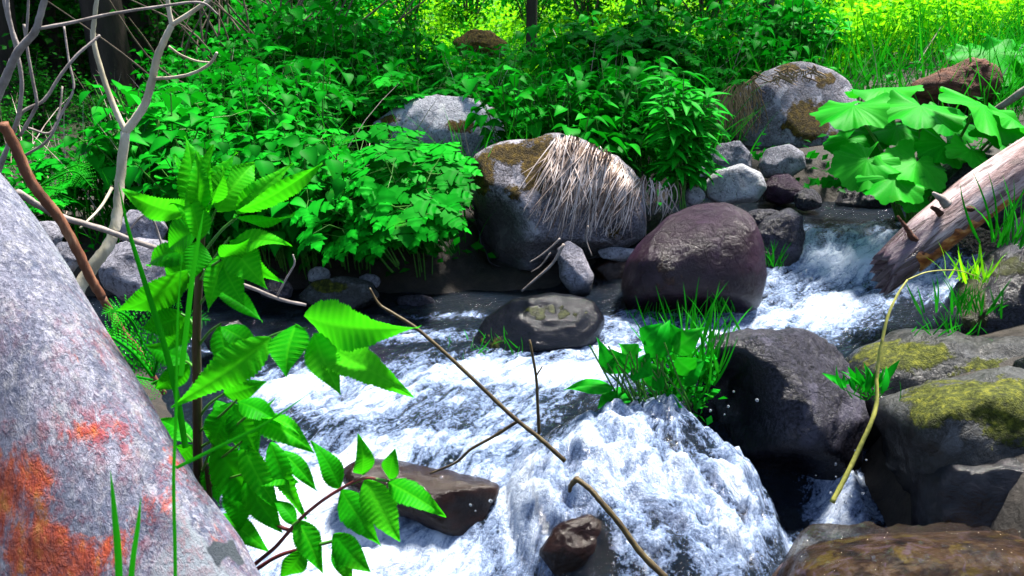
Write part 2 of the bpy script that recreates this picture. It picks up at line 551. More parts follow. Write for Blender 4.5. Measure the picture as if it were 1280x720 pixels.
def dome(x, y):
    """hump of water pouring over a hidden stone, steep towards the camera and the far bank rock"""
    c = (0.355, 1.60)
    dx, dy = x - c[0], y - c[1]
    a = np.where(dx > 0, 0.29, 0.36)
    b = np.where(dy > 0, 0.20, 0.36)
    q = np.sqrt((dx / a) ** 2 + (dy / b) ** 2 + 1e-9)
    return q

def build_water():
    st = 0.0075
    xs = np.arange(-1.9, 2.2, st); ys = np.arange(0.98, 3.6, st)
    X, Y = np.meshgrid(xs, ys)
    x, y = X.ravel(), Y.ravel()
    z = WATER(x, y)
    q = dome(x, y)
    q = q * (1 + 0.10 * fbm(np.stack([x * 6, y * 6, x * 0 + 2], 1), 3))
    hump = np.where(q < 1, (1 - np.minimum(q, 1) ** 2.8), 0) ** 0.8
    z = z + hump * 0.175
    gp = W(1058, 610, 0.27)
    z = z + 0.09 * np.exp(-(((x - gp.x) / 0.05) ** 2 + ((y - gp.y) / 0.10) ** 2))
    dm = sstep(1.1, 0.6, q)
    # pixel-free description of where the water breaks white: blobs in plan
    foam = np.zeros_like(x)
    def blob(px, py, zz, rx, ry, a, ang=0.0):
        nonlocal foam
        c = W(px, py, zz)
        ca, sa = math.cos(ang), math.sin(ang)
        u = (x - c.x) * ca + (y - c.y) * sa
        v = -(x - c.x) * sa + (y - c.y) * ca
        foam = np.maximum(foam, a * np.exp(-((u / rx) ** 2 + (v / ry) ** 2)))
    A = 0.75
    blob(1040, 385, 0.48, 0.34, 0.17, 1.0, A); blob(960, 395, 0.46, 0.3, 0.13, 1.0, A); blob(1060, 325, 0.56, 0.32, 0.20, 0.95); blob(1110, 296, 0.62, 0.22, 0.12, 0.6); blob(1020, 300, 0.6, 0.12, 0.14, 0.7); blob(1055, 600, 0.27, 0.10, 0.14, 1.05)
    blob(1160, 360, 0.50, 0.24, 0.18, 0.85); blob(880, 420, 0.45, 0.2, 0.14, 0.9); blob(1000, 340, 0.5, 0.12, 0.12, 0.8)
    blob(760, 440, 0.44, 0.2, 0.10, 1.05); blob(700, 470, 0.43, 0.26, 0.12, 1.05); blob(600, 470, 0.42, 0.34, 0.16, 0.95); blob(640, 520, 0.40, 0.3, 0.12, 0.72)
    blob(480, 500, 0.40, 0.3, 0.16, 0.92); blob(380, 490, 0.40, 0.2, 0.14, 1.0); blob(560, 550, 0.38, 0.34, 0.10, 0.85); blob(430, 590, 0.33, 0.26, 0.16, 1.05)
    blob(360, 640, 0.29, 0.2, 0.2, 1.1); blob(440, 690, 0.25, 0.3, 0.2, 1.1); blob(560, 700, 0.24, 0.22, 0.16, 0.95); blob(520, 420, 0.445, 0.26, 0.08, 0.68)
    blob(1050, 630, 0.26, 0.08, 0.12, 1.0); blob(1010, 660, 0.27, 0.12, 0.1, 0.9); blob(640, 640, 0.3, 0.22, 0.14, 1.0); blob(680, 640, 0.33, 0.16, 0.14, 0.9); blob(560, 395, 0.45, 0.25, 0.07, 0.55)
    blob(300, 440, 0.43, 0.2, 0.06, 0.55); blob(790, 405, 0.45, 0.15, 0.06, 0.75); blob(1250, 560, 0.30, 0.2, 0.1, 0.35); blob(1180, 640, 0.24, 0.2, 0.08, 0.4); blob(840, 560, 0.36, 0.2, 0.1, 0.8)
    foam = np.maximum(foam, 0.78 * dm)
    chan = sstep(0.42, 0.10, np.abs((x - interp(y, [1.0, 1.6, 2.0, 2.4, 2.8, 3.1], [-0.45, -0.30, -0.05, 0.45, 1.05, 1.25])) * 0.8)) * sstep(3.15, 2.95, y)
    foam = np.maximum(foam, 0.62 * chan)
    def hole(px, py, zz, r, a):
        nonlocal foam
        c = W(px, py, zz)
        foam = foam * (1 - a * np.exp(-(((x - c.x) ** 2 + (y - c.y) ** 2) / r ** 2)))
    hole(740, 672, 0.34, 0.05, 0.85); hole(850, 690, 0.33, 0.04, 0.6); hole(530, 515, 0.40, 0.10, 0.3); hole(720, 525, 0.41, 0.07, 0.6)
    hole(600, 640, 0.3, 0.05, 0.6); hole(880, 530, 0.48, 0.09, 0.35)
    # flow frames
    ang = math.atan2(-0.62, -0.78)
    u = x * math.cos(ang) + y * math.sin(ang); v = -x * math.sin(ang) + y * math.cos(ang)
    th = np.arctan2(y - 1.70, x - 0.36); rr = np.hypot(x - 0.36, y - 1.70)
    warp = 0.05 * fbm(np.stack([x * 5, y * 5, x * 0], 1), 3)
    pA = np.stack([(u + warp) * 5, (v + warp) * 13, z * 6], 1)
    wb = 0.5 * fbm(np.stack([x * 7, y * 7, x * 0 + 8], 1), 3)
    pB = np.stack([rr * 9 + wb, th * 2.4 + wb, z * 0 + 3], 1)
    def ridg(p, o):
        return 1 - 2 * np.abs(fbm(p, o, 0.55))
    hA = fbm(pA, 5, 0.6) * 0.024 + (ridg(pA * 1.7 + 5, 4) - 0.5) * 0.014
    bl = np.abs(fbm(np.stack([x * 11 + wb, y * 11, z * 11], 1), 3, 0.5))
    hB = 0.07 * bl ** 0.8 - 0.018 + fbm(np.stack([x * 22, y * 22, z * 22], 1), 3, 0.55) * 0.014 + fbm(pB * 1.0, 4, 0.55) * 0.022 + (ridg(pB * 2.0, 4) - 0.5) * 0.016
    fine = fbm(np.stack([x * 42, y * 42, z * 42], 1), 3, 0.6) * 0.006
    shelf = sstep(0.42, 0.54, x + 0.03 * vnoise(np.stack([y * 14, y * 0, y * 0], 1))) * sstep(1.36, 1.31, y + 0.02 * vnoise(np.stack([x * 9, x * 0, x * 0], 1)))
    z = z + (0.430 + 0.012 * np.sin(x * 21 + y * 34) * vnoise(np.stack([x * 6, y * 6, x * 0], 1)) - z) * shelf      # thin sheet sliding over the near ledge
    foam = foam * (1 - 0.9 * shelf) + 0.25 * np.exp(-((shelf - 0.5) / 0.25) ** 2)
    rough = 0.25 + 0.9 * np.clip(foam, 0, 1) + 0.35 * shelf
    z = z + (hA * (1 - dm) + hB * dm) * rough + fine * np.clip(foam + 0.15, 0, 1)
    # patchy foam: crests carry more air than troughs
    streak = hA / 0.03 * (1 - dm) + hB / 0.05 * dm
    foam2 = np.clip(foam * (0.80 + 0.42 * streak) + 0.10 * foam, 0, 1.25)
    idx = np.arange(len(x)).reshape(len(ys), len(xs))
    tz = terrain_z(x, y)
    keep = (z > tz - 0.05).reshape(len(ys), len(xs))
    kf = keep[:-1, :-1] | keep[:-1, 1:] | keep[1:, 1:] | keep[1:, :-1]
    f = np.stack([idx[:-1, :-1][kf], idx[:-1, 1:][kf], idx[1:, 1:][kf], idx[1:, :-1][kf]], 1)
    used = np.unique(f)
    re = np.full(len(x), -1); re[used] = np.arange(len(used))
    me = bpy.data.meshes.new('stream_water')
    me.from_pydata(np.stack([x, y, z], 1)[used].tolist(), [], re[f].tolist())
    for nm, arr in (('foam', foam2), ('fu', np.where(dm > 0.5, rr * 1.2 + 0.02 * wb, u + warp)), ('fv', np.where(dm > 0.5, th * 0.10 + 0.02 * wb, v + warp)), ('dm', dm), ('shelf', shelf)):
        a = me.attributes.new(nm, 'FLOAT', 'POINT')
        a.data.foreach_set('value', arr[used].astype(np.float32))
    me.polygons.foreach_set('use_smooth', [True] * len(me.polygons))
    m, t = new_mat('stream_water')
    cv = N(t, 'ShaderNodeCombineXYZ')
    t.links.new(math_n(t, 'MULTIPLY', attr(t, 'fu'), 1.0), cv.inputs[0])
    t.links.new(math_n(t, 'MULTIPLY', attr(t, 'fv'), 2.4), cv.inputs[1])
    co = cv.outputs[0]
    ox = objco(t)
    n1 = noise(t, 16, 8, 0.7, co, 0.8)
    n2 = noise(t, 120, 5, 0.75, ox)
    fo = math_n(t, 'ADD', attr(t, 'foam'), math_n(t, 'MULTIPLY', math_n(t, 'SUBTRACT', n1, 0.5), 1.5))
    fo = math_n(t, 'ADD', fo, math_n(t, 'MULTIPLY', math_n(t, 'SUBTRACT', n2, 0.5), 0.9))
    mask = ramp(t, fo, [(0.38, 0.0), (0.50, 0.55), (0.72, 1.0)])
    mask = math_n(t, 'MULTIPLY', mask, ramp(t, attr(t, 'foam'), [(0.05, 0.0), (0.25, 1.0)]))
    h = math_n(t, 'ADD', n1, math_n(t, 'MULTIPLY', n2, 0.35))
    nb = bump(t, h, 0.8, 0.02)
    foam_s = N(t, 'ShaderNodeBsdfPrincipled')
    t.links.new(ramp(t, fo, [(0.42, (0.10, 0.15, 0.28)), (0.70, (0.22, 0.29, 0.44)), (1.02, (0.55, 0.62, 0.74))]), foam_s.inputs['Base Color'])
    foam_s.inputs['Roughness'].default_value = 0.12
    t.links.new(nb, foam_s.inputs['Normal'])
    clear = N(t, 'ShaderNodeBsdfTransparent')
    clear.inputs[0].default_value = (0.22, 0.23, 0.21, 1)
    t.links.new(mixc(t, attr(t, 'shelf'), (0.22, 0.23, 0.21), (0.85, 0.80, 0.72)), clear.inputs[0])
    body = N(t, 'ShaderNodeBsdfDiffuse')
    body.inputs[0].default_value = (0.008, 0.015, 0.026, 1)
    gl = N(t, 'ShaderNodeBsdfGlossy')
    gl.inputs['Roughness'].default_value = 0.06
    t.links.new(nb, gl.inputs['Normal'])
    fr = N(t, 'ShaderNodeFresnel')
    fr.inputs[0].default_value = 1.33
    t.links.new(nb, fr.inputs['Normal'])
    cb = N(t, 'ShaderNodeMixShader'); t.links.new(math_n(t, 'SUBTRACT', 0.4, math_n(t, 'MULTIPLY', attr(t, 'shelf'), 0.34)), cb.inputs[0])
    t.links.new(clear.outputs[0], cb.inputs[1]); t.links.new(body.outputs[0], cb.inputs[2])
    cw = N(t, 'ShaderNodeMixShader')
    t.links.new(math_n(t, 'MULTIPLY', fr.outputs[0], 0.75), cw.inputs[0])
    t.links.new(cb.outputs[0], cw.inputs[1]); t.links.new(gl.outputs[0], cw.inputs[2])
    mask = math_n(t, 'MULTIPLY', mask, 0.93)
    mx = N(t, 'ShaderNodeMixShader')
    t.links.new(mask, mx.inputs[0]); t.links.new(cw.outputs[0], mx.inputs[1]); t.links.new(foam_s.outputs[0], mx.inputs[2])
    finish(t, mx.outputs[0])
    me.materials.append(m)
    o = bpy.data.objects.new('stream_water', me)
    COL.objects.link(o)
    tag(o, kind='structure')
    me.update()
    return o
water = build_water()
bpy.context.view_layer.update()
WBVH = BVHTree.FromPolygons([v.co for v in water.data.vertices], [p.vertices for p in water.data.polygons])

# ------------------------------------------------------------------ rocks
PROTECT = []      # (x0, y0, x1, y1, depth): keeps plants from growing in front of a stone that shows

def rock(name, poly, Y, mat, label, cat='rock', thick=0.85, sub=5, rough=0.10, power=0.75, moss=(), mossy_top=0.0, wetline=None, protect=None,
         seed=None, group=None, cuts=3, blur=2, detail=1.0, allwet=0.0, wet_shade=(), dents=()):
    c0 = np.mean(np.array(poly, float), axis=0)
    n = len(poly)
    pts = np.array(poly, float) - c0
    th = np.arctan2(-pts[:, 1], pts[:, 0])
    # radius along each angle by casting to the outline
    A = np.linspace(-math.pi, math.pi, 361)
    rad = np.zeros(361)
    for k, a in enumerate(A):
        dx, dy = math.cos(a), -math.sin(a)
        best = 0
        for j in range(n):
            p, q = pts[j], pts[(j + 1) % n]
            e = q - p
            den = dx * e[1] - dy * e[0]
            if abs(den) < 1e-9: continue
            tt = (p[0] * e[1] - p[1] * e[0]) / den
            ss = (p[0] * dy - p[1] * dx) / den
            if tt > 0 and -1e-6 <= ss <= 1 + 1e-6: best = max(best, tt)
        rad[k] = best
    for _ in range(blur):
        rad[:-1] = (np.roll(rad[:-1], 3) + rad[:-1] * 2 + np.roll(rad[:-1], -3)) / 4
    rad[-1] = rad[0]
    C = P(c0[0], c0[1], Y)
    m_per_px = (C - CAM).dot(FWD) / F
    bm = bmesh.new()
    bmesh.ops.create_icosphere(bm, subdivisions=sub, radius=1.0)
    v = np.array([tuple(q.co) for q in bm.verts])
    fa = [[q.index for q in f.verts] for f in bm.faces]
    bm.free()
    a = np.arctan2(v[:, 1], v[:, 0])
    rho = np.hypot(v[:, 0], v[:, 1])
    Rr = np.interp(a, A, rad) * m_per_px
    mean = float(np.mean(rad)) * m_per_px
    rp = rho ** power
    T = mean * thick
    dz = np.sign(v[:, 2]) * np.abs(v[:, 2]) ** 0.85 * T
    L = np.stack([Rr * rp * np.cos(a), Rr * rp * np.sin(a), dz], 1)
    rs = np.random.RandomState(seed if seed is not None else (int(abs(c0[0]) * 7 + abs(c0[1]) * 13) % 10000))
    for _ in range(cuts):     # broken faces towards the viewer
        nn = np.array([rs.uniform(-0.7, 0.7), rs.uniform(-0.3, 0.8), -1.0]); nn /= np.linalg.norm(nn)
        dd = L @ nn
        lim = dd.max() * rs.uniform(0.72, 0.9)
        L = L - nn[None] * (np.maximum(dd - lim, 0) * 0.8)[:, None]
    off = rs.uniform(-50, 50, 3)
    nd = L / (np.linalg.norm(L, axis=1, keepdims=True) + 1e-9)
    h = fbm(L / mean * 1.6 + off, 4, 0.5) * 1.1 + (np.abs(fbm(L / mean * 3.1 + off + 9, 4, 0.55)) - 0.2) * -0.7 + 0.25 * detail * fbm(L / mean * 9 + off, 3)
    L = L + nd * (h * rough * mean)[:, None]
    wv = np.outer(L[:, 0], (1, 0, 0)) + np.outer(L[:, 1], tuple(UPV)) + np.outer(L[:, 2], tuple(FWD))
    for (mx, my, rx, ry, am) in dents:      # hollows under overhanging edges
        q0 = wv + np.array(C) - np.array(CAM)
        dz0 = q0 @ np.array(FWD)
        ex = ((640 + F * q0[:, 0] / dz0 - mx) / rx) ** 2 + ((360 - F * (q0 @ np.array(UPV)) / dz0 - my) / ry) ** 2
        wv = wv + np.outer(am * np.exp(-ex ** 2) * (L[:, 2] < 0), tuple(FWD))
    me = bpy.data.meshes.new(name)
    me.from_pydata(wv.tolist(), [], fa)
    me.materials.append(mat)
    me.polygons.foreach_set('use_smooth', [True] * len(me.polygons))
    me.update()
    nor = np.zeros(len(wv) * 3, dtype=np.float32)
    me.vertices.foreach_get('normal', nor)
    nor = nor.reshape(-1, 3)
    if np.mean(np.sum(nor * wv, axis=1)) < 0:
        me.flip_normals()
        nor = -nor
    wp = wv + np.array(C)
    mo = np.zeros(len(wv))
    if mossy_top:
        mo = np.maximum(mo, mossy_top * sstep(0.25, 0.8, nor[:, 2]))
    q = wp - np.array(CAM)
    dzc = q @ np.array(FWD)
    sx = 640 + F * q[:, 0] / dzc
    sy = 360 - F * (q @ np.array(UPV)) / dzc
    for (mx, my, rx, ry, am) in moss:
        # growth measured on the stone itself: distances in metres from a spot on its face
        d2 = ((sx - mx) / rx) ** 2 + ((sy - my) / ry) ** 2
        mo = np.maximum(mo, am * np.exp(-d2))
    wl = wetline if wetline is not None else -9
    wt = np.maximum(allwet, sstep(wl + 0.05, wl - 0.02, wp[:, 2] + 0.05 * fbm(wp * 9, 3)))
    for (mx, my, rx, ry, am) in wet_shade:  # spots darkened like wet stone: damp, and shade painted into the colour
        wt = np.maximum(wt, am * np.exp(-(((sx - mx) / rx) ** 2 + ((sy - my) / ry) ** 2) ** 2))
    for nm, arr in (('moss', mo), ('wet', wt)):
        at = me.attributes.new(nm, 'FLOAT', 'POINT')
        at.data.foreach_set('value', arr.astype(np.float32))
    o = bpy.data.objects.new(name, me)
    o.location = C
    COL.objects.link(o)
    tag(o, label, cat, group)
    if protect is None: protect = 1
    if protect:
        pa = np.array(poly, float)
        PROTECT.append((pa[:, 0].min(), pa[:, 1].min(), pa[:, 0].max(), pa[:, 1].max(), Y, 0.15 if protect == 2 else 0.42))
    return o

def ell(cx, cy, rx, ry, n=10, j=0.08):
    return [(cx + rx * math.cos(2 * math.pi * k / n) * (1 + j * math.sin(k * 2.7 + cx)), cy + ry * math.sin(2 * math.pi * k / n) * (1 + j * math.cos(k * 1.9 + cy))) for k in range(n)]

def bvh_of(o):
    mw = o.matrix_basis
    return BVHTree.FromPolygons([mw @ v.co for v in o.data.vertices], [p.vertices for p in o.data.polygons])

G = rock_mat('grey_stone', (0.07, 0.068, 0.085), (0.17, 0.165, 0.20), (0.36, 0.35, 0.41))
GP = rock_mat('pale_stone', (0.13, 0.13, 0.155), (0.29, 0.29, 0.33), (0.50, 0.50, 0.55))
GM = rock_mat('mossy_stone', (0.05, 0.045, 0.05), (0.14, 0.13, 0.15), (0.38, 0.36, 0.42), moss=((0.075, 0.045, 0.006), (0.19, 0.12, 0.012)))
GY = rock_mat('olive_mossy_stone', (0.016, 0.017, 0.016), (0.045, 0.046, 0.042), (0.17, 0.175, 0.19), moss=((0.055, 0.065, 0.006), (0.17, 0.17, 0.015)), wet_rough=0.13, wetc=(0.008, 0.008, 0.008))
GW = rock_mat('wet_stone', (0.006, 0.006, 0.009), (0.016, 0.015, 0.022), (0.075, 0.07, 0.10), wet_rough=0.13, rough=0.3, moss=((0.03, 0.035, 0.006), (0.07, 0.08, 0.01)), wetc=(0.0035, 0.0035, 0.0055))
GD = rock_mat('dark_purple_stone', (0.007, 0.003, 0.008), (0.020, 0.006, 0.018), (0.055, 0.026, 0.06), wet_rough=0.2, rough=0.32, grain=0.7, moss=((0.03, 0.012, 0.008), (0.07, 0.03, 0.015)), wetc=(0.014, 0.005, 0.006))
GB = rock_mat('brown_wet_stone', (0.008, 0.003, 0.0015), (0.030, 0.009, 0.003), (0.085, 0.034, 0.014), wet_rough=0.18, rough=0.4)

def lichen_mat():
    m, t = new_mat('lichen_granite')
    co0 = objco(t)
    mp = N(t, 'ShaderNodeMapping')
    mp.inputs['Rotation'].default_value = (0, R(-30), 0)
    mp.inputs['Scale'].default_value = (1.7, 1.2, 0.75)
    t.links.new(co0, mp.inputs[0])
    co = mp.outputs[0]
    big = noise(t, 9, 6, 0.65, co, 0.8)
    c = ramp(t, big, [(0.30, (0.05, 0.065, 0.12)), (0.43, (0.14, 0.15, 0.225)), (0.55, (0.25, 0.25, 0.325)), (0.7, (0.36, 0.35, 0.41))])
    c = mixc(t, ramp(t, noise(t, 85, 4, 0.75, co), [(0.5, 0.0), (0.62, 0.75)]), c, (0.10, 0.10, 0.14))
    c = mixc(t, ramp(t, noise(t, 60, 4, 0.75, co, 0.5), [(0.52, 0.0), (0.62, 0.7)]), c, (0.32, 0.31, 0.34))
    c = mixc(t, ramp(t, noise(t, 7, 5, 0.7, co, 1.0), [(0.52, 0.0), (0.62, 0.5)]), c, (0.09, 0.125, 0.20))
    fl = N(t, 'ShaderNodeMapping'); fl.inputs['Rotation'].default_value = (0, R(35), 0); fl.inputs['Scale'].default_value = (1.0, 1.0, 0.45); t.links.new(co0, fl.inputs[0]); cf = fl.outputs[0]
    c = mixc(t, ramp(t, noise(t, 230, 4, 0.75, cf, 0.6), [(0.48, 0.0), (0.60, 0.8)]), c, (0.05, 0.055, 0.105))
    c = mixc(t, ramp(t, noise(t, 190, 4, 0.75, cf, 0.6), [(0.54, 0.0), (0.64, 0.6)]), c, (0.45, 0.44, 0.52))
    pale = ramp(t, noise(t, 4.2, 3, 0.45, co, 1.5), [(0.57, 0.0), (0.60, 0.9)])
    c = mixc(t, pale, c, (0.24, 0.27, 0.31))
    pink = math_n(t, 'MULTIPLY', math_n(t, 'MULTIPLY', ramp(t, noise(t, 11, 7, 0.75, co, 0.7), [(0.42, 0.0), (0.56, 1.0)]), ramp(t, noise(t, 130, 4, 0.75, cf, 0.5), [(0.44, 0.0), (0.56, 1.0)])), attr(t, 'moss'))
    c = mixc(t, pink, c, (0.26, 0.026, 0.04))
    org_n = math_n(t, 'ADD', math_n(t, 'MULTIPLY', noise(t, 12, 8, 0.75, co, 0.5), 1.0), math_n(t, 'MULTIPLY', math_n(t, 'SUBTRACT', attr(t, 'moss'), 0.9), 0.26))
    c = mixc(t, ramp(t, org_n, [(0.455, 0.0), (0.54, 1.0)]), c, ramp(t, noise(t, 55, 4, 0.7, co), [(0.35, (0.22, 0.016, 0.012)), (0.5, (0.50, 0.055, 0.008)), (0.66, (0.55, 0.16, 0.012))]))
    c = mixc(t, ramp(t, noise(t, 8, 3, 0.6, co0, 1.0), [(0.655, 0.0), (0.675, 1.0)]), c, (0.035, 0.045, 0.06))
    p = N(t, 'ShaderNodeBsdfPrincipled')
    t.links.new(c, p.inputs['Base Color'])
    p.inputs['Roughness'].default_value = 0.7
    h = math_n(t, 'ADD', math_n(t, 'ADD', noise(t, 45, 9, 0.75, co), math_n(t, 'MULTIPLY', noise(t, 190, 4, 0.75, cf, 0.6), 0.5)), math_n(t, 'ADD', math_n(t, 'MULTIPLY', pale, 0.12), math_n(t, 'MULTIPLY', pink, 0.25)))
    t.links.new(bump(t, h, 0.9, 0.009), p.inputs['Normal'])
    finish(t, p.outputs[0])
    return m

lichen = rock('lichen_boulder', [(-420, 300), (-200, 90), (-60, 160), (-4, 222), (44, 288), (100, 380), (160, 482), (228, 592), (296, 692), (345, 780), (400, 950), (440, 1300), (100, 1500), (-350, 1400), (-600, 800)],
     0.60, lichen_mat(), 'large pale granite boulder blotched with orange and red lichen', 'boulder', thick=0.20, sub=6, rough=0.018, power=0.55, cuts=1,
     moss=((20, 600, 70, 80, 1.25), (70, 690, 110, 60, 1.2), (120, 540, 110, 30, 1.0), (215, 600, 30, 90, 0.95), (150, 540, 150, 60, 0.75), (230, 620, 90, 120, 0.65), (130, 430, 120, 60, 0.5)), protect=0, blur=1, seed=5)
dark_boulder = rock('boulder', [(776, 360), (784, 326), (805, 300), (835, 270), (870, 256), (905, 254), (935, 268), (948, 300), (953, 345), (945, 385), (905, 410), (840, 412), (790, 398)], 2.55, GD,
     'smooth dark purple wet boulder, rounded like a dome, standing at the stream edge', 'boulder', rough=0.03, cuts=0, dents=((850, 395, 90, 22, 0.10),), wetline=0.56, moss=((830, 345, 40, 30, 0.55), (900, 360, 40, 30, 0.4)), seed=3, wet_shade=((870, 365, 120, 70, 0.85), (925, 320, 40, 60, 0.7)))
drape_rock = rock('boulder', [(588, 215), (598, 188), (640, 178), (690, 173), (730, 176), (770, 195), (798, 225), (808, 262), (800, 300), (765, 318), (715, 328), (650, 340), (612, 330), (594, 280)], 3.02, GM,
     'brown mossy boulder with a mat of dry grass hanging over its face', 'boulder', rough=0.07, cuts=4, moss=((640, 192, 40, 16, 1.1), (675, 205, 26, 44, 1.1), (605, 215, 18, 36, 0.95), (640, 240, 14, 18, 0.7), (770, 290, 30, 25, 0.6)), seed=8, wetline=0.52, wet_shade=((600, 300, 45, 60, 1.0),), dents=((612, 300, 40, 48, 0.16), (700, 320, 60, 16, 0.1)))  # shade of the left hollow painted in as dark wet colour
rock('rock', [(462, 162), (490, 140), (520, 124), (550, 120), (600, 127), (628, 143), (634, 175), (600, 205), (520, 205), (470, 188)], 3.9, GP,
     'pale flat-topped rock half buried in the green bank herbs', rough=0.05, moss=((485, 150, 16, 8, 0.9), (475, 165, 20, 12, 1.0), (575, 158, 28, 10, 0.9), (615, 140, 12, 8, 0.9)), seed=4, protect=2)
rock('boulder', [(912, 158), (930, 112), (955, 90), (990, 82), (1030, 88), (1056, 108), (1070, 150), (1070, 190), (1040, 212), (980, 214), (930, 198)], 4.0, GM,
     'grey boulder with a brown moss patch, grass growing on top of it', 'boulder', rough=0.06, moss=((1010, 150, 36, 30, 1.1), (1030, 100, 22, 12, 0.8), (985, 85, 20, 8, 0.8), (1045, 175, 14, 20, 0.6)), seed=6)
rock('cobble', [(884, 198), (898, 181), (922, 177), (940, 195), (938, 214), (900, 218)], 3.55, G, 'grey cobble behind the palest cobble, beside the hanging brown roots', seed=2)
rock('cobble', [(880, 230), (895, 213), (925, 205), (950, 217), (958, 236), (945, 252), (900, 256), (884, 247)], 3.2, GP, 'palest rounded cobble lying above the dark purple boulder', seed=9, rough=0.03)
rock('cobble', [(950, 206), (958, 186), (985, 180), (1003, 192), (1006, 210), (985, 224), (955, 222)], 3.45, G, 'upright grey cobble in front of the moss patched boulder', seed=12, rough=0.04)
rock('cobble', [(954, 234), (965, 220), (985, 217), (1003, 233), (1004, 250), (975, 257), (957, 250)], 3.3, GD, 'purple and brown cobble below the upright grey cobble', seed=13, rough=0.03)
rock('cobble', ell(866, 214, 22, 13), 3.5, G, 'small grey cobble half hidden by the lance-leaved plant', protect=0)
rock('cobble', ell(868, 245, 13, 12), 3.1, GP, 'tiny pale cobble at the foot of the dry grass tuft', protect=0)
rock('cobble', ell(955, 272, 24, 12), 3.0, GW, 'flat dark cobble wedged behind the purple boulder', protect=0)
rock('cobble', [(938, 300), (955, 276), (980, 260), (1000, 268), (1004, 300), (990, 340), (960, 352), (945, 340)], 2.85, GW, 'speckled wet rock between purple boulder and cascade', seed=15, rough=0.09, wetline=0.55)
rock('rock', [(990, 330), (1012, 310), (1045, 303), (1078, 314), (1085, 334), (1060, 362), (1030, 378), (1000, 365)], 2.88, GY, 'olive rock under the cascade with water sliding over it', seed=16, wetline=0.9, moss=((1030, 270, 20, 10, 0.8),), protect=0, thick=0.7)
rock('rock', [(586, 436), (605, 398), (640, 374), (690, 366), (738, 374), (756, 400), (742, 432), (690, 448), (640, 455), (600, 455)], 2.3, GW, 'low wet rock with a green fringe, awash in the middle of the stream', thick=0.9, seed=17, allwet=0.9, wetline=0.9, rough=0.05, moss=((690, 390, 60, 14, 0.6), (620, 425, 30, 18, 0.6)))
rock('rock', [(696, 312), (710, 300), (728, 312), (742, 345), (738, 368), (715, 370), (700, 348)], 2.72, G, 'small pointed grey rock leaning against the grass draped boulder', seed=18, rough=0.06, wetline=0.5)
rock('rock', [(746, 313), (765, 308), (798, 312), (800, 322), (775, 328), (752, 323)], 2.86, GP, 'thin pale slab lying between the two boulders', seed=19)
rock('rock', [(742, 335), (760, 326), (795, 328), (800, 345), (785, 362), (750, 362)], 2.84, GB, 'brown wet rock below the thin pale slab', seed=20, wetline=0.9, protect=0)
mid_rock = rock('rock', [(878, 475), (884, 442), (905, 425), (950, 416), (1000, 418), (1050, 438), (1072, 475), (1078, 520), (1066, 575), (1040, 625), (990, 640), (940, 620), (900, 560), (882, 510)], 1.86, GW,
     'dark wet rock with a grey back, beside the foaming hump', thick=0.8, seed=23, rough=0.13, wetline=0.40, cuts=6, moss=((955, 440, 30, 12, 0.3),), wet_shade=((910, 500, 60, 90, 1.0), (970, 590, 90, 40, 1.0)), dents=((918, 530, 50, 75, 0.14), (985, 610, 70, 36, 0.10)))  # shade on the overhung left and lower face painted in via the wet mask
flat_rock = rock('rock', [(1050, 490), (1085, 442), (1150, 418), (1220, 418), (1320, 430), (1440, 490), (1400, 620), (1250, 650), (1120, 620), (1065, 560)], 1.93, GY, 'flat olive grey rock shelf under the yellow cane', thick=1.0, seed=22, rough=0.10, cuts=5, moss=((1130, 445, 80, 25, 0.9), (1230, 460, 60, 18, 0.75)), wetline=0.5, protect=0, allwet=0.7)
rock('rock', [(1185, 405), (1205, 362), (1250, 318), (1310, 285), (1420, 330), (1440, 440), (1300, 470), (1210, 440)], 2.15, GW, 'brown sloping bank rock below the log, grass on its edge', thick=0.9, seed=23, rough=0.10, cuts=5, moss=((1215, 370, 24, 60, 0.95), (1260, 335, 40, 20, 0.8)), protect=0, allwet=0.5)
moss_rock = rock('rock', [(1108, 535), (1120, 502), (1180, 478), (1250, 466), (1330, 476), (1420, 540), (1400, 660), (1260, 680), (1170, 650), (1125, 590)], 1.62, GY, 'yellow-green mossy rock at the water, beside the dark gap', thick=0.9, seed=24, rough=0.11, cuts=5, moss=((1200, 500, 75, 26, 1.25), (1265, 515, 50, 50, 1.1), (1160, 520, 30, 20, 0.8)), protect=0, wetline=0.50, allwet=0.5, wet_shade=((1190, 600, 120, 55, 1.0),))
rock('rock', [(1150, 600), (1175, 568), (1240, 556), (1350, 560), (1420, 640), (1400, 760), (1200, 760), (1155, 690)], 1.5, GW, 'black wet rock with water trickling down, under the mossy one', thick=0.8, seed=25, rough=0.08, wetline=0.9, moss=((1230, 600, 40, 30, 0.4),), protect=0)
rock('rock', [(1262, 470), (1275, 450), (1320, 440), (1360, 460), (1340, 490), (1280, 490)], 1.72, GW, 'small black rock lying on the flat shelf', seed=40, wetline=0.9, protect=0)
ledge = rock('rock', [(940, 770), (985, 712), (1025, 688), (1100, 676), (1200, 672), (1300, 670), (1450, 690), (1500, 900), (1200, 1100), (1000, 950)], 1.28, GB, 'smooth brown ledge with a thin film of water, nearest the viewer', thick=0.35, power=0.35, seed=26, rough=0.02, wetline=0.9, cuts=0, protect=0, blur=1, detail=0.3)
rock('rock', [(420, 590), (445, 574), (490, 578), (545, 590), (590, 598), (628, 606), (612, 635), (600, 676), (560, 664), (500, 640), (450, 615)], 1.60, GB, 'brown wet ledge rock with water spilling past it', thick=0.9, seed=27, rough=0.07, wetline=0.9, protect=0)
rock('rock', [(672, 690), (695, 655), (735, 644), (775, 655), (795, 690), (770, 725), (700, 730)], 1.44, GB, 'dark brown rock showing through the foaming water', thick=0.45, seed=28, wetline=0.9, protect=0)
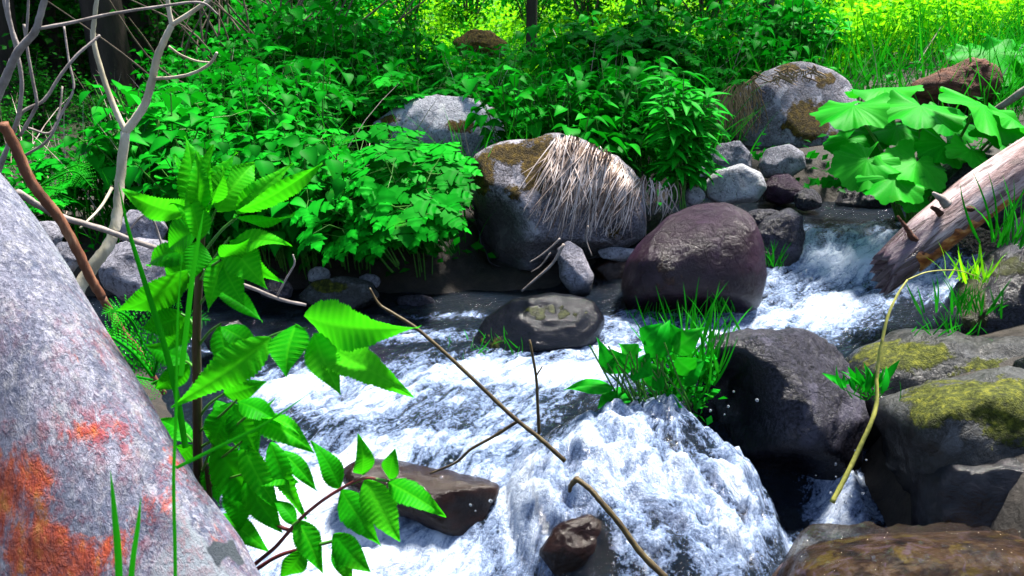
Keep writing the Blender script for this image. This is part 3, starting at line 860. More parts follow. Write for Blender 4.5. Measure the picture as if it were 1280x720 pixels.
rock('rock', [(812, 700), (830, 680), (865, 678), (880, 705), (860, 725), (820, 725)], 1.43, GB, 'small brown rock breaking the foot of the water hump', thick=0.45, seed=29, wetline=0.9, protect=0)
rock('rock', [(128, 335), (142, 306), (175, 298), (205, 300), (218, 335), (205, 368), (160, 378), (135, 360)], 2.15, G, 'lavender grey rock behind the brown stick', seed=30, rough=0.07)
rock('rock', [(146, 284), (165, 262), (195, 264), (208, 285), (198, 305), (158, 306)], 2.4, G, 'blue-grey rock behind the pale sapling stem', seed=31, rough=0.05)
rock('rock', [(30, 300), (45, 278), (66, 277), (76, 295), (66, 315), (40, 318)], 1.9, G, 'small rounded grey rock beside the fern', seed=32)
rock('rock', [(62, 325), (72, 303), (92, 302), (100, 325), (85, 345)], 1.8, G, 'grey stone wedged under the brown stick', seed=33)
rock('rock', ell(399, 344, 14, 11), 2.72, GP, 'little pale stone on the muddy far edge', protect=0)
rock('rock', [(372, 372), (392, 352), (430, 346), (462, 352), (476, 372), (450, 392), (400, 394)], 2.6, GY, 'low mossy brown rock at the muddy far edge', seed=35, moss=((410, 358, 26, 10, 1.0),), protect=0, wetline=0.5)
rock('rock', ell(462, 352, 14, 10), 2.7, G, 'small grey stone next to the low mossy rock', protect=0)
rock('rock', ell(345, 362, 22, 14), 2.5, GW, 'dark stone where the fallen branch meets the water', protect=0)
rock('rock', [(256, 425), (268, 404), (298, 400), (314, 418), (300, 436), (266, 440)], 2.15, GW, 'black wet stone behind the raspberry stem', seed=36, wetline=0.9, protect=0)
rock('rock', [(565, 52), (585, 40), (612, 40), (636, 55), (630, 72), (575, 72)], 5.6, GM, 'far rock under a cap of orange moss', 'rock', seed=37, mossy_top=1.2, moss=((600, 50, 60, 20, 1.2),))
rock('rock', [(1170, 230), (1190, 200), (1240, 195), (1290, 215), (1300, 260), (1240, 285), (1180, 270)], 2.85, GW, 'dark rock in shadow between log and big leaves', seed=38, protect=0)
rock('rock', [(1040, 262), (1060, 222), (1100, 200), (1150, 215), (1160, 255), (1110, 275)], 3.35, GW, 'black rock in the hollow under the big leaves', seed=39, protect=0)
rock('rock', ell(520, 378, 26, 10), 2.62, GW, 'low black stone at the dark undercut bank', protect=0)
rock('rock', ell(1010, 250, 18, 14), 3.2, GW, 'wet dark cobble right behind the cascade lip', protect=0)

# ------------------------------------------------------------------ leaf templates (x across, y along, z normal; unit length)
def tpl(profile, seg=5, droop=0.25, fold=0.22, wave=0.0):
    v, f = [], []
    for i in range(seg + 1):
        t = i / seg
        w_ = profile(t)
        zc = -droop * t * t
        wz = wave * math.sin(t * 9)
        v += [(-w_, t, zc + fold * w_ + wz), (0, t, zc), (w_, t, zc + fold * w_ - wz)]
    for i in range(seg):
        a = i * 3
        f += [(a, a + 1, a + 4, a + 3), (a + 1, a + 2, a + 5, a + 4)]
    return np.array(v), f

def ovate(t): return 0.40 * math.sin(math.pi * min(1, t) ** 0.62) ** 1.15 * (1 - 0.12 * t) + 0.003 * (1 - t)
def lance(t): return 0.15 * math.sin(math.pi * t ** 0.8) + 0.004
def blade(t): return 0.020 * (1 - t) ** 0.6 * min(1, 0.5 + t * 3)
def toothed(t): return ovate(t) * 0.95 * (1 + 0.16 * math.cos(t * 2 * math.pi * 6))
OV = tpl(ovate, 9, 0.38, 0.34, 0.012)
OV2 = tpl(ovate, 6, 0.45, 0.15, 0.02)
OVS = tpl(ovate, 2, 0.2, 0.2)
LA = tpl(lance, 6, 0.35, 0.35)
BL = tpl(blade, 5, 0.35, 0.5)
TO = tpl(toothed, 12, 0.25, 0.25, 0.01)

def lobed_tpl():
    # three-lobed cut leaflet: half outline (x, y)
    half = [(0.02, 0.0), (0.14, 0.05), (0.30, 0.10), (0.33, 0.20), (0.26, 0.26), (0.36, 0.34), (0.46, 0.50), (0.34, 0.52), (0.24, 0.50), (0.25, 0.62), (0.29, 0.76), (0.17, 0.76), (0.13, 0.86), (0.0, 1.0)]
    v, f = [], []
    for (hx, hy) in half:
        my = min(1.0, hy * 0.98)
        z = -0.3 * hy * hy
        v += [(-hx, hy, z + hx * 0.12 - hx * hx * 0.5), (0, my, -0.3 * my * my), (hx, hy, z + hx * 0.12 - hx * hx * 0.5)]
    for i in range(len(half) - 1):
        a = i * 3
        f += [(a, a + 1, a + 4, a + 3), (a + 1, a + 2, a + 5, a + 4)]
    return np.array(v), f
LO = lobed_tpl()

def unit(v):
    v = np.asarray(v, float)
    return v / (np.linalg.norm(v) + 1e-12)

# ------------------------------------------------------------------ plant prototypes (built once, then copied)
def herb_meshes(seed, h=0.42, stems=6, leafL=0.085, kind='ovate', spread=0.16):
    rs = np.random.RandomState(seed)
    st, fo = MB(), MB()
    B, D, Nn, Sc, Ti = [], [], [], [], []
    for k in range(stems):
        a = rs.uniform(0, 6.28)
        r0 = rs.uniform(0, 0.05)
        base = np.array([math.cos(a) * r0, math.sin(a) * r0, -0.04])
        lean = rs.uniform(0.15, 1) * spread
        hh = h * rs.uniform(0.7, 1.1)
        tip = base + np.array([math.cos(a) * lean, math.sin(a) * lean, hh])
        mid = base * 0.5 + tip * 0.5 + np.array([-math.cos(a) * lean * 0.2, -math.sin(a) * lean * 0.2, 0.04])
        path = catmull([base, mid, tip], 5)
        st.tube(path, [0.0035, 0.002], 4, cap=False)
        nn = 6 if kind != 'tri' else 1
        for q in range(nn):
            t_ = 0.30 + 0.70 * (q / max(1, nn - 1)) if nn > 1 else 1.0
            p = path[min(len(path) - 1, int(t_ * (len(path) - 1)))]
            a0 = rs.uniform(0, 6.28)
            if kind == 'ovate':
                for j in range(3 if q == nn - 1 else 2):
                    aa = a0 + j * (2.1 if q == nn - 1 else 3.14) + rs.uniform(-0.3, 0.3)
                    d = unit([math.cos(aa), math.sin(aa), rs.uniform(-0.55, 0.45)])
                    B.append(p + d * 0.016); D.append(d); Nn.append(unit([rs.uniform(-.45, .45), rs.uniform(-.45, .45), 1]))
                    Sc.append(leafL * rs.uniform(0.55, 1.25) * (1.1 - 0.25 * t_)); Ti.append(np.clip(rs.normal(0.36 + 0.22 * t_, 0.2), 0, 1))
        if kind == 'tri':
            for q in range(5):
                aa = a + (q - 1) * 1.35 + rs.uniform(-0.4, 0.4)
                d = unit([math.cos(aa), math.sin(aa), rs.uniform(-0.05, 0.3)])
                p0 = path[-1 - (rs.randint(0, 3) if q < 3 else rs.randint(3, 7))]
                p1 = p0 + d * 0.07 * rs.uniform(0.7, 1.3)
                st.tube([p0, p1], [0.0018, 0.0012], 3, cap=False)
                ti = np.clip(rs.normal(0.5, 0.2), 0, 1)
                for j, off in enumerate((-1.15, 0, 1.15)):
                    a2 = aa + off
                    d2 = unit([math.cos(a2), math.sin(a2), d[2] - 0.18])
                    B.append(p1 + d2 * 0.006); D.append(d2); Nn.append(unit([rs.uniform(-.25, .25), rs.uniform(-.25, .25), 1]))
                    Sc.append(leafL * rs.uniform(0.8, 1.15)); Ti.append(ti)
    T = {'ovate': OV, 'tri': LO}[kind]
    fo.many(T[0], T[1], B, D, Nn, Sc, Ti)
    return st.mesh('herb_stems', M['greenstem']), fo

def proto(name, st, fo, mat, label, cat, group):
    root = thing(name, (0, 0, -50), label, cat, group)
    a = bpy.data.objects.new('stem', st); COL.objects.link(a); a.parent = root
    me = fo.mesh('foliage', mat)
    b = bpy.data.objects.new('foliage', me); COL.objects.link(b); b.parent = root
    return root

def place(pr, x, y, z=None, s=1.0, rz=None, tilt=(0, 0), label=None, used=set()):
    if pr.name not in used:
        used.add(pr.name); o = pr
    else:
        o = copy_tree(pr)
    o.location = (x, y, gz(x, y) if z is None else z)
    o.rotation_euler = (tilt[0], tilt[1], random.uniform(0, 6.28) if rz is None else rz)
    o.scale = (s, s, s)
    if label: o['label'] = label
    return o

def blocked(x, y, h, half=0.14):
    """would a plant of this height stand in front of a stone the photo shows?"""
    z = gz(x, y)
    bx, by = proj((x, y, z)); tx, ty = proj((x, y, z + h))
    hw = half * F / max(0.5, y)
    for (x0, y0, x1, y1, Y, fr_) in PROTECT:
        if y < Y + 0.05 and bx + hw > x0 and bx - hw < x1 and ty < y1 - fr_ * (y1 - y0) and by > y0:
            return True
    return False

HA = [proto('leafy_herb', *herb_meshes(20 + k, 0.50, 8, 0.088, 'ovate'), M['herb'], 'dark green oval-leaved herb in the thick growth on the far bank', 'plant', 'oval-leaved herbs on the far bank') for k in range(4)]
HB = [proto('lobed_herb', *herb_meshes(40 + k, 0.42, 7, 0.088, 'tri'), M['lobed'], 'light green herb with cut lobed leaves among the bank growth', 'plant', 'lobed-leaved herbs on the far bank') for k in range(4)]

cnt = 0
# dense bank left of the draped boulder, then the middle and the right
tries = 0
placedA = []
while cnt < 235 and tries < 6000:
    tries += 1
    y = 2.78 + (RS.rand() ** 1.25) * 3.6
    x = RS.uniform(-0.62, 0.62) * (y + 0.4)
    if y < float(far_edge(np.array([x]))[0]) + 0.06: continue
    if x > 0.55 and y < 4.2: continue
    if x > 0.36 * y and y < 7: continue
    if x < -0.43 * y and y > 3.1: continue
    if x > -0.14 * y and y > 5.3: continue
    if any((x - a) ** 2 + (y - b) ** 2 < (0.15 + 0.02 * (y - 2.8)) ** 2 for a, b in placedA): continue
    s = RS.uniform(0.8, 1.1) * (1 + 0.35 * float(vnoise([[x * 1.7, y * 1.7, 2.0]])[0]))
    if blocked(x, y, 0.42 * s): continue
    placedA.append((x, y))
    px = proj((x, y, gz(x, y)))[0]
    use_b = RS.rand() < (0.75 if 430 < px < 640 and y < 4.2 else 0.25 if px > 640 else 0.18)
    pr = HB[RS.randint(4)] if use_b else HA[RS.randint(4)]
    lean = 0.35 if y < 3.1 else 0.0
    place(pr, x, y, s=s, tilt=(lean, 0) if False else (0, 0))
    cnt += 1

for (px, Y, s_, tl) in [(450, 2.74, 0.8, 0.5), (490, 2.72, 0.9, 0.55), (530, 2.70, 0.9, 0.55), (555, 2.74, 0.8, 0.6), (510, 2.84, 1.0, 0.3), (545, 2.9, 0.85, 0.3), (470, 2.9, 1.0, 0.3)]:
    place(HB[RS.randint(4)], (px - 640) / F * Y, Y + RS.uniform(-0.04, 0.06), z=0.58 + RS.uniform(-0.06, 0.05), s=s_ * RS.uniform(0.8, 1.1), tilt=(tl, RS.uniform(-0.3, 0.3)), rz=RS.uniform(-0.6, 0.6))
for (px, Y, s_, tl) in [(300, 2.78, 0.9, 0.35), (340, 2.76, 0.9, 0.4), (380, 2.76, 0.9, 0.4), (420, 2.78, 0.9, 0.4), (260, 2.72, 0.9, 0.3), (640, 3.45, 1.0, 0.0), (700, 3.4, 1.0, 0), (760, 3.42, 1.05, 0), (800, 3.5, 1.0, 0)]:
    place(HA[RS.randint(4)], (px - 640) / F * Y, Y, z=None if Y > 3 else 0.56, s=s_, tilt=(tl, 0), rz=0)

# ------------------------------------------------------------------ bushes behind the bank and in the forest
def bush_meshes(seed, h=1.4, rad=0.7, n=900, L=0.06, T=OVS, stems=9, low=0.1):
    rs = np.random.RandomState(seed)
    st, fo = MB(), MB()
    B, D, Nn, Sc, Ti = [], [], [], [], []
    for k in range(stems):
        a = rs.uniform(0, 6.28); r = rad * rs.uniform(0.3, 1)
        tip = np.array([math.cos(a) * r, math.sin(a) * r, h * rs.uniform(0.55, 1.0)])
        mid = tip * np.array([0.35, 0.35, 0.6]) + rs.uniform(-0.08, 0.08, 3)
        path = catmull([np.array([0, 0, -0.1]), mid, tip], 6)
        st.tube(path, [0.014, 0.004], 4, cap=False)
        clumps = []
        for q in range(n // stems):
            t_ = low + (1 - low) * rs.rand() ** 0.8
            p = path[int(t_ * (len(path) - 1))] + rs.normal(0, 0.10 + 0.06 * t_, 3) * (1, 1, 0.8) * h / 1.4
            B.append(p); D.append(unit(rs.normal(0, 1, 3) * (1, 1, 0.5) + (0, 0, -0.1))); Nn.append(unit(rs.normal(0, 0.5, 3) + (0, 0, 1)))
            Sc.append(L * rs.uniform(0.7, 1.3)); Ti.append(np.clip(rs.normal(0.45, 0.2), 0, 1))
    fo.many(T[0], T[1], B, D, Nn, Sc, Ti)
    return st.mesh('bush_stems', M['deadtwig']), fo

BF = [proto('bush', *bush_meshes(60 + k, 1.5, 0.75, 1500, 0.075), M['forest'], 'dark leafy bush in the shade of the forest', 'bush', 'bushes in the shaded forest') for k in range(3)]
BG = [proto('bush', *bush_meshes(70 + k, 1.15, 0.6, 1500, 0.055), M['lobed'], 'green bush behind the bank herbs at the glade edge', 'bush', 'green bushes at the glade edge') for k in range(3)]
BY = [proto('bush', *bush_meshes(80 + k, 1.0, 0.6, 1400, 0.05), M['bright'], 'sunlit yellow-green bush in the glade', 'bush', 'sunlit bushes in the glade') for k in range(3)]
for (px, Y, s) in [(-60, 6.2, 1.0), (40, 6.8, 1.1), (120, 7.4, 1.0), (210, 6.9, 0.9), (290, 7.6, 1.0), (380, 7.2, 0.8), (-20, 8.5, 1.4), (90, 9.2, 1.4), (180, 9.6, 1.5), (270, 9.0, 1.4), (350, 9.8, 1.3),
                   (430, 9.0, 1.0), (30, 11.5, 1.8), (150, 12, 1.9), (260, 12.5, 1.9), (370, 12, 1.7), (450, 11.5, 1.4), (-100, 5.0, 0.7), (60, 5.6, 0.4), (10, 4.4, 0.3), (130, 4.8, 0.32)]:
    x = (px - 640) / F * Y
    place(BF[random.randrange(3)], x, Y, s=s)
for (px, Y, s) in [(440, 6.6, 0.85), (520, 7.0, 0.7), (590, 7.6, 0.95), (660, 7.2, 0.7), (730, 6.8, 0.85), (800, 7.2, 0.95), (870, 6.6, 0.8), (480, 8.6, 0.9), (560, 9.2, 0.9), (940, 6.4, 0.55), (1010, 6.9, 0.6), (700, 8.8, 0.9), (910, 8.5, 0.8), (1090, 6.3, 0.45)]:
    x = (px - 640) / F * Y
    place(BG[random.randrange(3)], x, Y, s=s)
for (px, Y, s) in [(540, 11.5, 1.0), (640, 11, 1.0), (760, 10.5, 0.9), (860, 11, 0.9), (960, 10, 0.85), (1060, 9.4, 0.75), (1150, 8.6, 0.55), (1040, 12, 1.1), (1180, 13, 1.2), (700, 14, 1.5), (880, 14.5, 1.6), (1290, 10, 0.8), (1320, 14, 1.4)]:
    x = (px - 640) / F * Y
    place(BY[random.randrange(3)], x, Y, s=s)

# ------------------------------------------------------------------ trees
def tree_meshes(seed, h=9.0, r=0.11, crown_r=2.0, n=4200, lean=0.1, low=0.33):
    rs = np.random.RandomState(seed)
    tr, cr = MB(), MB()
    top = np.array([rs.uniform(-1, 1) * lean * h, rs.uniform(-1, 1) * lean * h, h])
    path = catmull([np.array([0, 0, -0.3]), top * 0.3 + np.append(rs.uniform(-.12, .12, 2), 0), top * 0.65 + np.append(rs.uniform(-.2, .2, 2), 0), top], 8)
    tr.tube(path, [r * 1.25, r, r * 0.75, r * 0.25], 10, lump=0.08)
    B, D, Nn, Sc, Ti = [], [], [], [], []
    for k in range(16):
        t_ = rs.uniform(low, 0.98)
        p0 = path[int(t_ * (len(path) - 1))]
        a = rs.uniform(0, 6.28)
        Lb = crown_r * rs.uniform(0.5, 1.0) * (1.25 - t_)
        p2 = p0 + np.array([math.cos(a) * Lb, math.sin(a) * Lb, Lb * rs.uniform(0.1, 0.6)])
        p1 = (p0 + p2) / 2 + rs.uniform(-.1, .1, 3)
        bp = catmull([p0, p1, p2], 5)
        tr.tube(bp, [r * 0.3, 0.008], 5, cap=False)
        for q in range(n // 16):
            p = bp[rs.randint(2, len(bp))] + rs.normal(0, 0.34, 3) * (1, 1, 0.7)
            B.append(p); D.append(unit(rs.normal(0, 1, 3))); Nn.append(unit(rs.normal(0, .6, 3) + (0, 0, 1))); Sc.append(rs.uniform(0.10, 0.17)); Ti.append(np.clip(rs.normal(0.45, 0.2), 0, 1))
    cr.many(OVS[0], OVS[1], B, D, Nn, Sc, Ti)
    return tr, cr

def tree_proto(seed, label, group, mat='forest', **kw):
    tr, cr = tree_meshes(seed, **kw)
    root = thing('tree', (0, 0, -60), label, 'tree', group)
    tr.build('trunk', M['darkbark'], root)
    cr.build('crown', M[mat], root)
    return root
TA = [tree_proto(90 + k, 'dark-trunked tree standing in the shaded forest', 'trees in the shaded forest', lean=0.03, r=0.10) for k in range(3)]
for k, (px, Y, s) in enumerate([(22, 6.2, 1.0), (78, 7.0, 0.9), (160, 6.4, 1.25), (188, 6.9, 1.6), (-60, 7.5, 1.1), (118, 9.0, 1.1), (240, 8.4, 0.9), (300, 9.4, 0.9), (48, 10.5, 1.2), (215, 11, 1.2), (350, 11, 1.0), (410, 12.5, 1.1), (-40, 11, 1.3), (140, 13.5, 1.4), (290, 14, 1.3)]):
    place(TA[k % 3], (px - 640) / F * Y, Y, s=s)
TB = [tree_proto(97 + k, 'slim bare-stemmed young tree rising from the bank herbs', 'slim trees by the glade', 'bright', h=4.5, r=0.032, crown_r=0.9, n=1200, lean=0.03, low=0.62) for k in range(1)]
for (px, Y, lab, tl) in [(662, 5.7, 'slim young tree with a thin straight stem above the draped boulder', 0.0), (944, 5.4, 'slim young tree behind the moss patched boulder', 0.0),
                         (1030, 6.4, 'slim dark young tree leaning over the glade grass', 0.28), (908, 7.8, 'slim young tree at the far edge of the glade', -0.05)]:
    o = place(TB[0], (px - 640) / F * Y, Y, tilt=(0, tl), label=lab)
    if 'group' in o: del o['group']
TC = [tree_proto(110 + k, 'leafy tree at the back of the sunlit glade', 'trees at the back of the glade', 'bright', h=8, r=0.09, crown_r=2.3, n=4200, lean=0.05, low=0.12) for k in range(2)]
for k, (px, Y, s) in enumerate([(480, 17, 1.0), (600, 20, 1.1), (730, 22, 1.0), (840, 24, 1.2), (1000, 26, 1.2), (1150, 24, 1.1), (1300, 22, 1.1)]):
    place(TC[k % 2], (px - 640) / F * Y, Y, s=s)

# ------------------------------------------------------------------ grass and undergrowth that nobody could count
def grass_mass(name, n, xr, yr, h, mat, label_kind, cond=None, width=1.0, tint=(0.5, 0.2), seed=1):
    rs = np.random.RandomState(seed)
    x = rs.uniform(*xr, n); y = yr[0] + (yr[1] - yr[0]) * rs.rand(n) ** 1.4
    clump = fbm(np.stack([x * 1.4, y * 1.4, x * 0 + seed], 1), 3)
    k = clump > rs.uniform(-0.45, 0.25, n)
    if cond is not None:
        k &= cond(x, y)
    x, y = x[k], y[k]
    z = terrain_z(x, y) - 0.01
    d = np.stack([rs.normal(0, 0.33, len(x)), rs.normal(0, 0.33, len(x)), np.ones(len(x))], 1)
    nn = rs.normal(0, 1, (len(x), 3)); nn[:, 2] = 0.2
    mb = MB()
    L = h * rs.uniform(0.55, 1.25, len(x))
    mb.many(BL[0], BL[1], np.stack([x, y, z], 1), d, nn, L, np.clip(rs.normal(*tint, len(x)), 0, 1), wide=L * width)
    return tag(mb.build(name, mat), kind='stuff')

def on_bank(x, y):
    return y > far_edge(x) + 0.12
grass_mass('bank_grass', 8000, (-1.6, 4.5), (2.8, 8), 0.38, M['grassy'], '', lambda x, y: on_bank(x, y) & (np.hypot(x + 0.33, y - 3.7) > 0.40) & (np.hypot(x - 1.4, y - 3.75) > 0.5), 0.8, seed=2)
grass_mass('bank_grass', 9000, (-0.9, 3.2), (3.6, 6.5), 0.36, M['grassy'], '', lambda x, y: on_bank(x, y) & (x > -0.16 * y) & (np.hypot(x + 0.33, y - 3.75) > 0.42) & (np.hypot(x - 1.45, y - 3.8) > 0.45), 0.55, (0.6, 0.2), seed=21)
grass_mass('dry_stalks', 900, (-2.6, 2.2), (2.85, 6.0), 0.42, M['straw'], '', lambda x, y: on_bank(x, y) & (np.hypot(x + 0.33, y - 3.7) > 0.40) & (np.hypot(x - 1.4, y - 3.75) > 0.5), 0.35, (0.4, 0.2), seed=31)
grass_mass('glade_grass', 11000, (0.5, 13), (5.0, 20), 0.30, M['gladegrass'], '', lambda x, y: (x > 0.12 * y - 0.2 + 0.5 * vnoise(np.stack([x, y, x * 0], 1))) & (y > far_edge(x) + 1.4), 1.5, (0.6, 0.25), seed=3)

def under_mass():
    rs = np.random.RandomState(5)
    n = 26000
    y = 5.8 + 9 * rs.rand(n) ** 1.3
    x = rs.uniform(-0.75, 0.75, n) * y
    k = (x < -0.14 * y) & (x > -0.30 * y)
    x, y = x[k], y[k]
    z = terrain_z(x, y) + 0.5 * rs.rand(len(x)) ** 0.7
    d = rs.normal(0, 1, (len(x), 3)) * (1, 1, 0.4)
    nn = rs.normal(0, 0.45, (len(x), 3)) + (0, 0, 1)
    mb = MB()
    mb.many(OVS[0], OVS[1], np.stack([x, y, z], 1), d, nn, rs.uniform(0.06, 0.11, len(x)), np.clip(rs.normal(0.45, 0.2, len(x)), 0, 1))
    tag(mb.build('undergrowth', M['herb']), kind='stuff')
under_mass()
def glade_mass():
    rs = np.random.RandomState(15)
    n = 95000
    y = 4.9 + 14 * rs.rand(n) ** 1.3
    x = rs.uniform(-0.18, 0.85, n) * y
    edge = -0.13 + 0.10 * fbm(np.stack([x, y, x * 0], 1), 3)
    k = (x > edge * y) | (y > 8.5 + fbm(np.stack([x, y, x * 0 + 3], 1), 2))
    x, y = x[k], y[k]
    cl = fbm(np.stack([x * 1.2, y * 1.2, x * 0], 1), 3)
    z = terrain_z(x, y) + (0.32 + 0.35 * cl) * rs.rand(len(x)) ** 0.7
    mb = MB()
    mb.many(OVS[0], OVS[1], np.stack([x, y, z], 1), rs.normal(0, 1, (len(x), 3)) * (1, 1, 0.5), rs.normal(0, 0.3, (len(x), 3)) + (0, 0, 1), rs.uniform(0.03, 0.065, len(x)), np.clip(rs.normal(0.5, 0.17, len(x)) + 0.2 * cl, 0, 1))
    tag(mb.build('glade_undergrowth', M['bright']), kind='stuff')
glade_mass()
def moss_cover():
    rs = np.random.RandomState(9)
    n = 7000
    y = rs.uniform(2.75, 5.8, n); x = rs.uniform(-0.75, 0.6, n) * y
    k = (y > far_edge(x) + 0.05)
    x, y = x[k], y[k]
    k = ~np.array([blocked(a, b, 0.12, 0.05) for a, b in zip(x, y)])
    x, y = x[k], y[k]
    z = terrain_z(x, y) + 0.14 * rs.rand(len(x))
    mb = MB()
    mb.many(OVS[0], OVS[1], np.stack([x, y, z], 1), rs.normal(0, 1, (len(x), 3)) * (1, 1, 0.3), rs.normal(0, 0.4, (len(x), 3)) + (0, 0, 1), rs.uniform(0.03, 0.06, len(x)), np.clip(rs.normal(0.35, 0.2, len(x)), 0, 1))
    tag(mb.build('ground_cover', M['herb']), kind='stuff')
moss_cover()

# ------------------------------------------------------------------ fallen log
def build_log():
    a, b = P(1118, 332, 2.30), P(1470, 68, 2.42)
    ax = (b - a)
    L = ax.length
    d = ax.normalized()
    root = thing('fallen_log', a, 'pale barkless log lying slantwise into the cascade, orange at its broken end', 'log')
    side = d.cross(Vector((0, 0, 1))).normalized()
    up = side.cross(d).normalized()
    n, sd_ = 90, 40
    vv, ti = [], []
    for i in range(n + 1):
        t_ = i / n
        for j in range(sd_):
            th = 2 * math.pi * j / sd_
            r = 0.068 - 0.005 * t_
            q = np.array([[t_ * L * 2.2, math.cos(th) * 1.2, math.sin(th) * 1.2]])
            r *= 1 + 0.09 * fbm(q + 3, 4)[0] + 0.035 * fbm(q * (1, 5, 5), 3)[0]
            if t_ < 0.16:
                r *= 0.80 + 0.20 * (t_ / 0.16) ** 0.5
            off = 0.0
            if i == 0 or t_ < 0.02:
                off = -0.05 * (0.5 - 0.5 * math.sin(th)) + 0.012 * math.sin(j * 2.1)
            p = d * (t_ * L - 0.02 + off) + (side * math.cos(th) + up * math.sin(th)) * r
            p = p + up * 0.02 * math.sin(t_ * 5)
            vv.append(p); ti.append(t_)
    ff = []
    for i in range(n):
        for j in range(sd_):
            j2 = (j + 1) % sd_
            ff.append((i * sd_ + j, (i + 1) * sd_ + j, (i + 1) * sd_ + j2, i * sd_ + j2))
    c0 = len(vv); vv.append(d * 0.02); ti.append(0)
    for j in range(sd_):
        ff.append((c0, j, (j + 1) % sd_))
    mb = MB(); mb.add([tuple(p) for p in vv], ff, ti)
    m, t = new_mat('log_wood')
    co = objco(t)
    mp = N(t, 'ShaderNodeMapping')
    q = d.to_track_quat('X', 'Z').inverted().to_euler()
    mp.inputs['Rotation'].default_value = q
    t.links.new(co, mp.inputs[0])
    mp2 = N(t, 'ShaderNodeMapping')
    mp2.inputs['Scale'].default_value = (0.22, 1, 1)
    t.links.new(mp.outputs[0], mp2.inputs[0])
    cs = mp2.outputs[0]
    c = ramp(t, noise(t, 26, 7, 0.68, cs, 0.6), [(0.30, (0.06, 0.024, 0.028)), (0.41, (0.22, 0.13, 0.13)), (0.52, (0.46, 0.34, 0.34)), (0.70, (0.64, 0.54, 0.53))])
    c = mixc(t, ramp(t, noise(t, 9, 5, 0.6, cs, 0.8), [(0.5, 0.0), (0.62, 0.75)]), c, (0.14, 0.055, 0.05))
    c = mixc(t, ramp(t, noise(t, 70, 3, 0.6, cs), [(0.56, 0.0), (0.64, 0.8)]), c, (0.06, 0.03, 0.03))
    ta = math_n(t, 'ADD', attr(t, 'tint'), math_n(t, 'MULTIPLY', math_n(t, 'SUBTRACT', noise(t, 14, 4, 0.6, cs), 0.5), 0.22))
    wetm = ramp(t, ta, [(0.10, 1.0), (0.19, 0.0)])
    c = mixc(t, math_n(t, 'MULTIPLY', wetm, 0.9), c, ramp(t, noise(t, 30, 5, 0.6, cs), [(0.35, (0.03, 0.018, 0.03)), (0.65, (0.14, 0.085, 0.11))]))
    mp3 = N(t, 'ShaderNodeMapping'); mp3.inputs['Scale'].default_value = (0.07, 1, 1); t.links.new(mp.outputs[0], mp3.inputs[0])
    ck = ramp(t, noise(t, 48, 4, 0.55, mp3.outputs[0], 0.5), [(0.56, 0.0), (0.60, 1.0)])
    c = mixc(t, math_n(t, 'MULTIPLY', ck, 0.75), c, (0.05, 0.02, 0.018))
    p = N(t, 'ShaderNodeBsdfPrincipled')
    t.links.new(c, p.inputs['Base Color'])
    t.links.new(mixc(t, wetm, (0.65,) * 3, (0.25,) * 3), p.inputs['Roughness'])
    h = math_n(t, 'SUBTRACT', math_n(t, 'ADD', noise(t, 40, 8, 0.7, cs), math_n(t, 'MULTIPLY', noise(t, 12, 4, 0.6, cs), 0.8)), math_n(t, 'MULTIPLY', ck, 0.5))
    t.links.new(bump(t, h, 0.8, 0.012), p.inputs['Normal'])
    finish(t, p.outputs[0])
    mb.build('trunk', m, root)
    # orange bare wood along the underside near the end
    bw = MB(); vv, ti, ff = [], [], []
    K, J = 40, 12
    for i in range(K + 1):
        t_ = 0.055 + 0.43 * i / K
        rag = 0.16 * vnoise(np.array([[i * 0.45, 0.5, 1.0]]))[0]
        rag2 = 0.14 * vnoise(np.array([[i * 0.6, 7.5, 1.0]]))[0]
        wv_ = 0.52 * (math.sin(math.pi * min(1, (i + 2) / (K + 2)) ** 0.6)) ** 0.5
        lo_, hi_ = -1.9 + rag2, (0.55 - 1.6 * (i / K) ** 0.9 + rag * 3.0)
        for j in range(J + 1):
            th = lo_ + (hi_ - lo_) * j / J
            # face the camera: side vector points right of travel, the viewer is on its near side
            r = (0.068 - 0.005 * t_) * (1 + 0.09 * fbm(np.array([[t_ * L * 2.2 + 3, math.cos(th) * 1.2 + 3, math.sin(th) * 1.2 + 3]]), 4)[0])
            if t_ < 0.16: r *= 0.80 + 0.20 * (t_ / 0.16) ** 0.5
            edge = min(j, J - j, i, K - i)
            r += 0.0045 if edge > 0 else -0.004
            p = d * (t_ * L - 0.02) + (side * math.cos(th) + up * math.sin(th)) * r + up * 0.02 * math.sin(t_ * 5)
            vv.append(tuple(p)); ti.append(0.5)
    for i in range(K):
        for j in range(J):
            q0 = i * (J + 1) + j
            ff.append((q0, q0 + J + 1, q0 + J + 2, q0 + 1))
    bw.add(vv, ff, ti)
    bm_ = plain_mat('bare_orange_wood', [(0.30, (0.03, 0.008, 0.004)), (0.44, (0.20, 0.055, 0.014)), (0.58, (0.42, 0.16, 0.04)), (0.76, (0.60, 0.36, 0.18))], 30, 0.6, 0.8, (0.6, 0.6, 1.6))
    o = bw.build('bare_wood', bm_, root); o['label'] = 'orange wood where the bark has split away'
    for (pts, rr) in (([(1148, 302), (1140, 296), (1133, 285), (1122, 270)], [0.012, 0.008, 0.003]), ([(1184, 256), (1176, 248), (1166, 241)], [0.016, 0.011, 0.004]), ([(1176, 268), (1170, 262), (1164, 259)], [0.010, 0.005])):
        s_ = MB(); s_.tube(catmull([P(x, y, 2.27) - a for x, y in pts], 5), rr, 8, lump=0.15)
        s_.build('branch_stub', M['stump'] if rr[0] < 0.014 else M['greybark'], root)
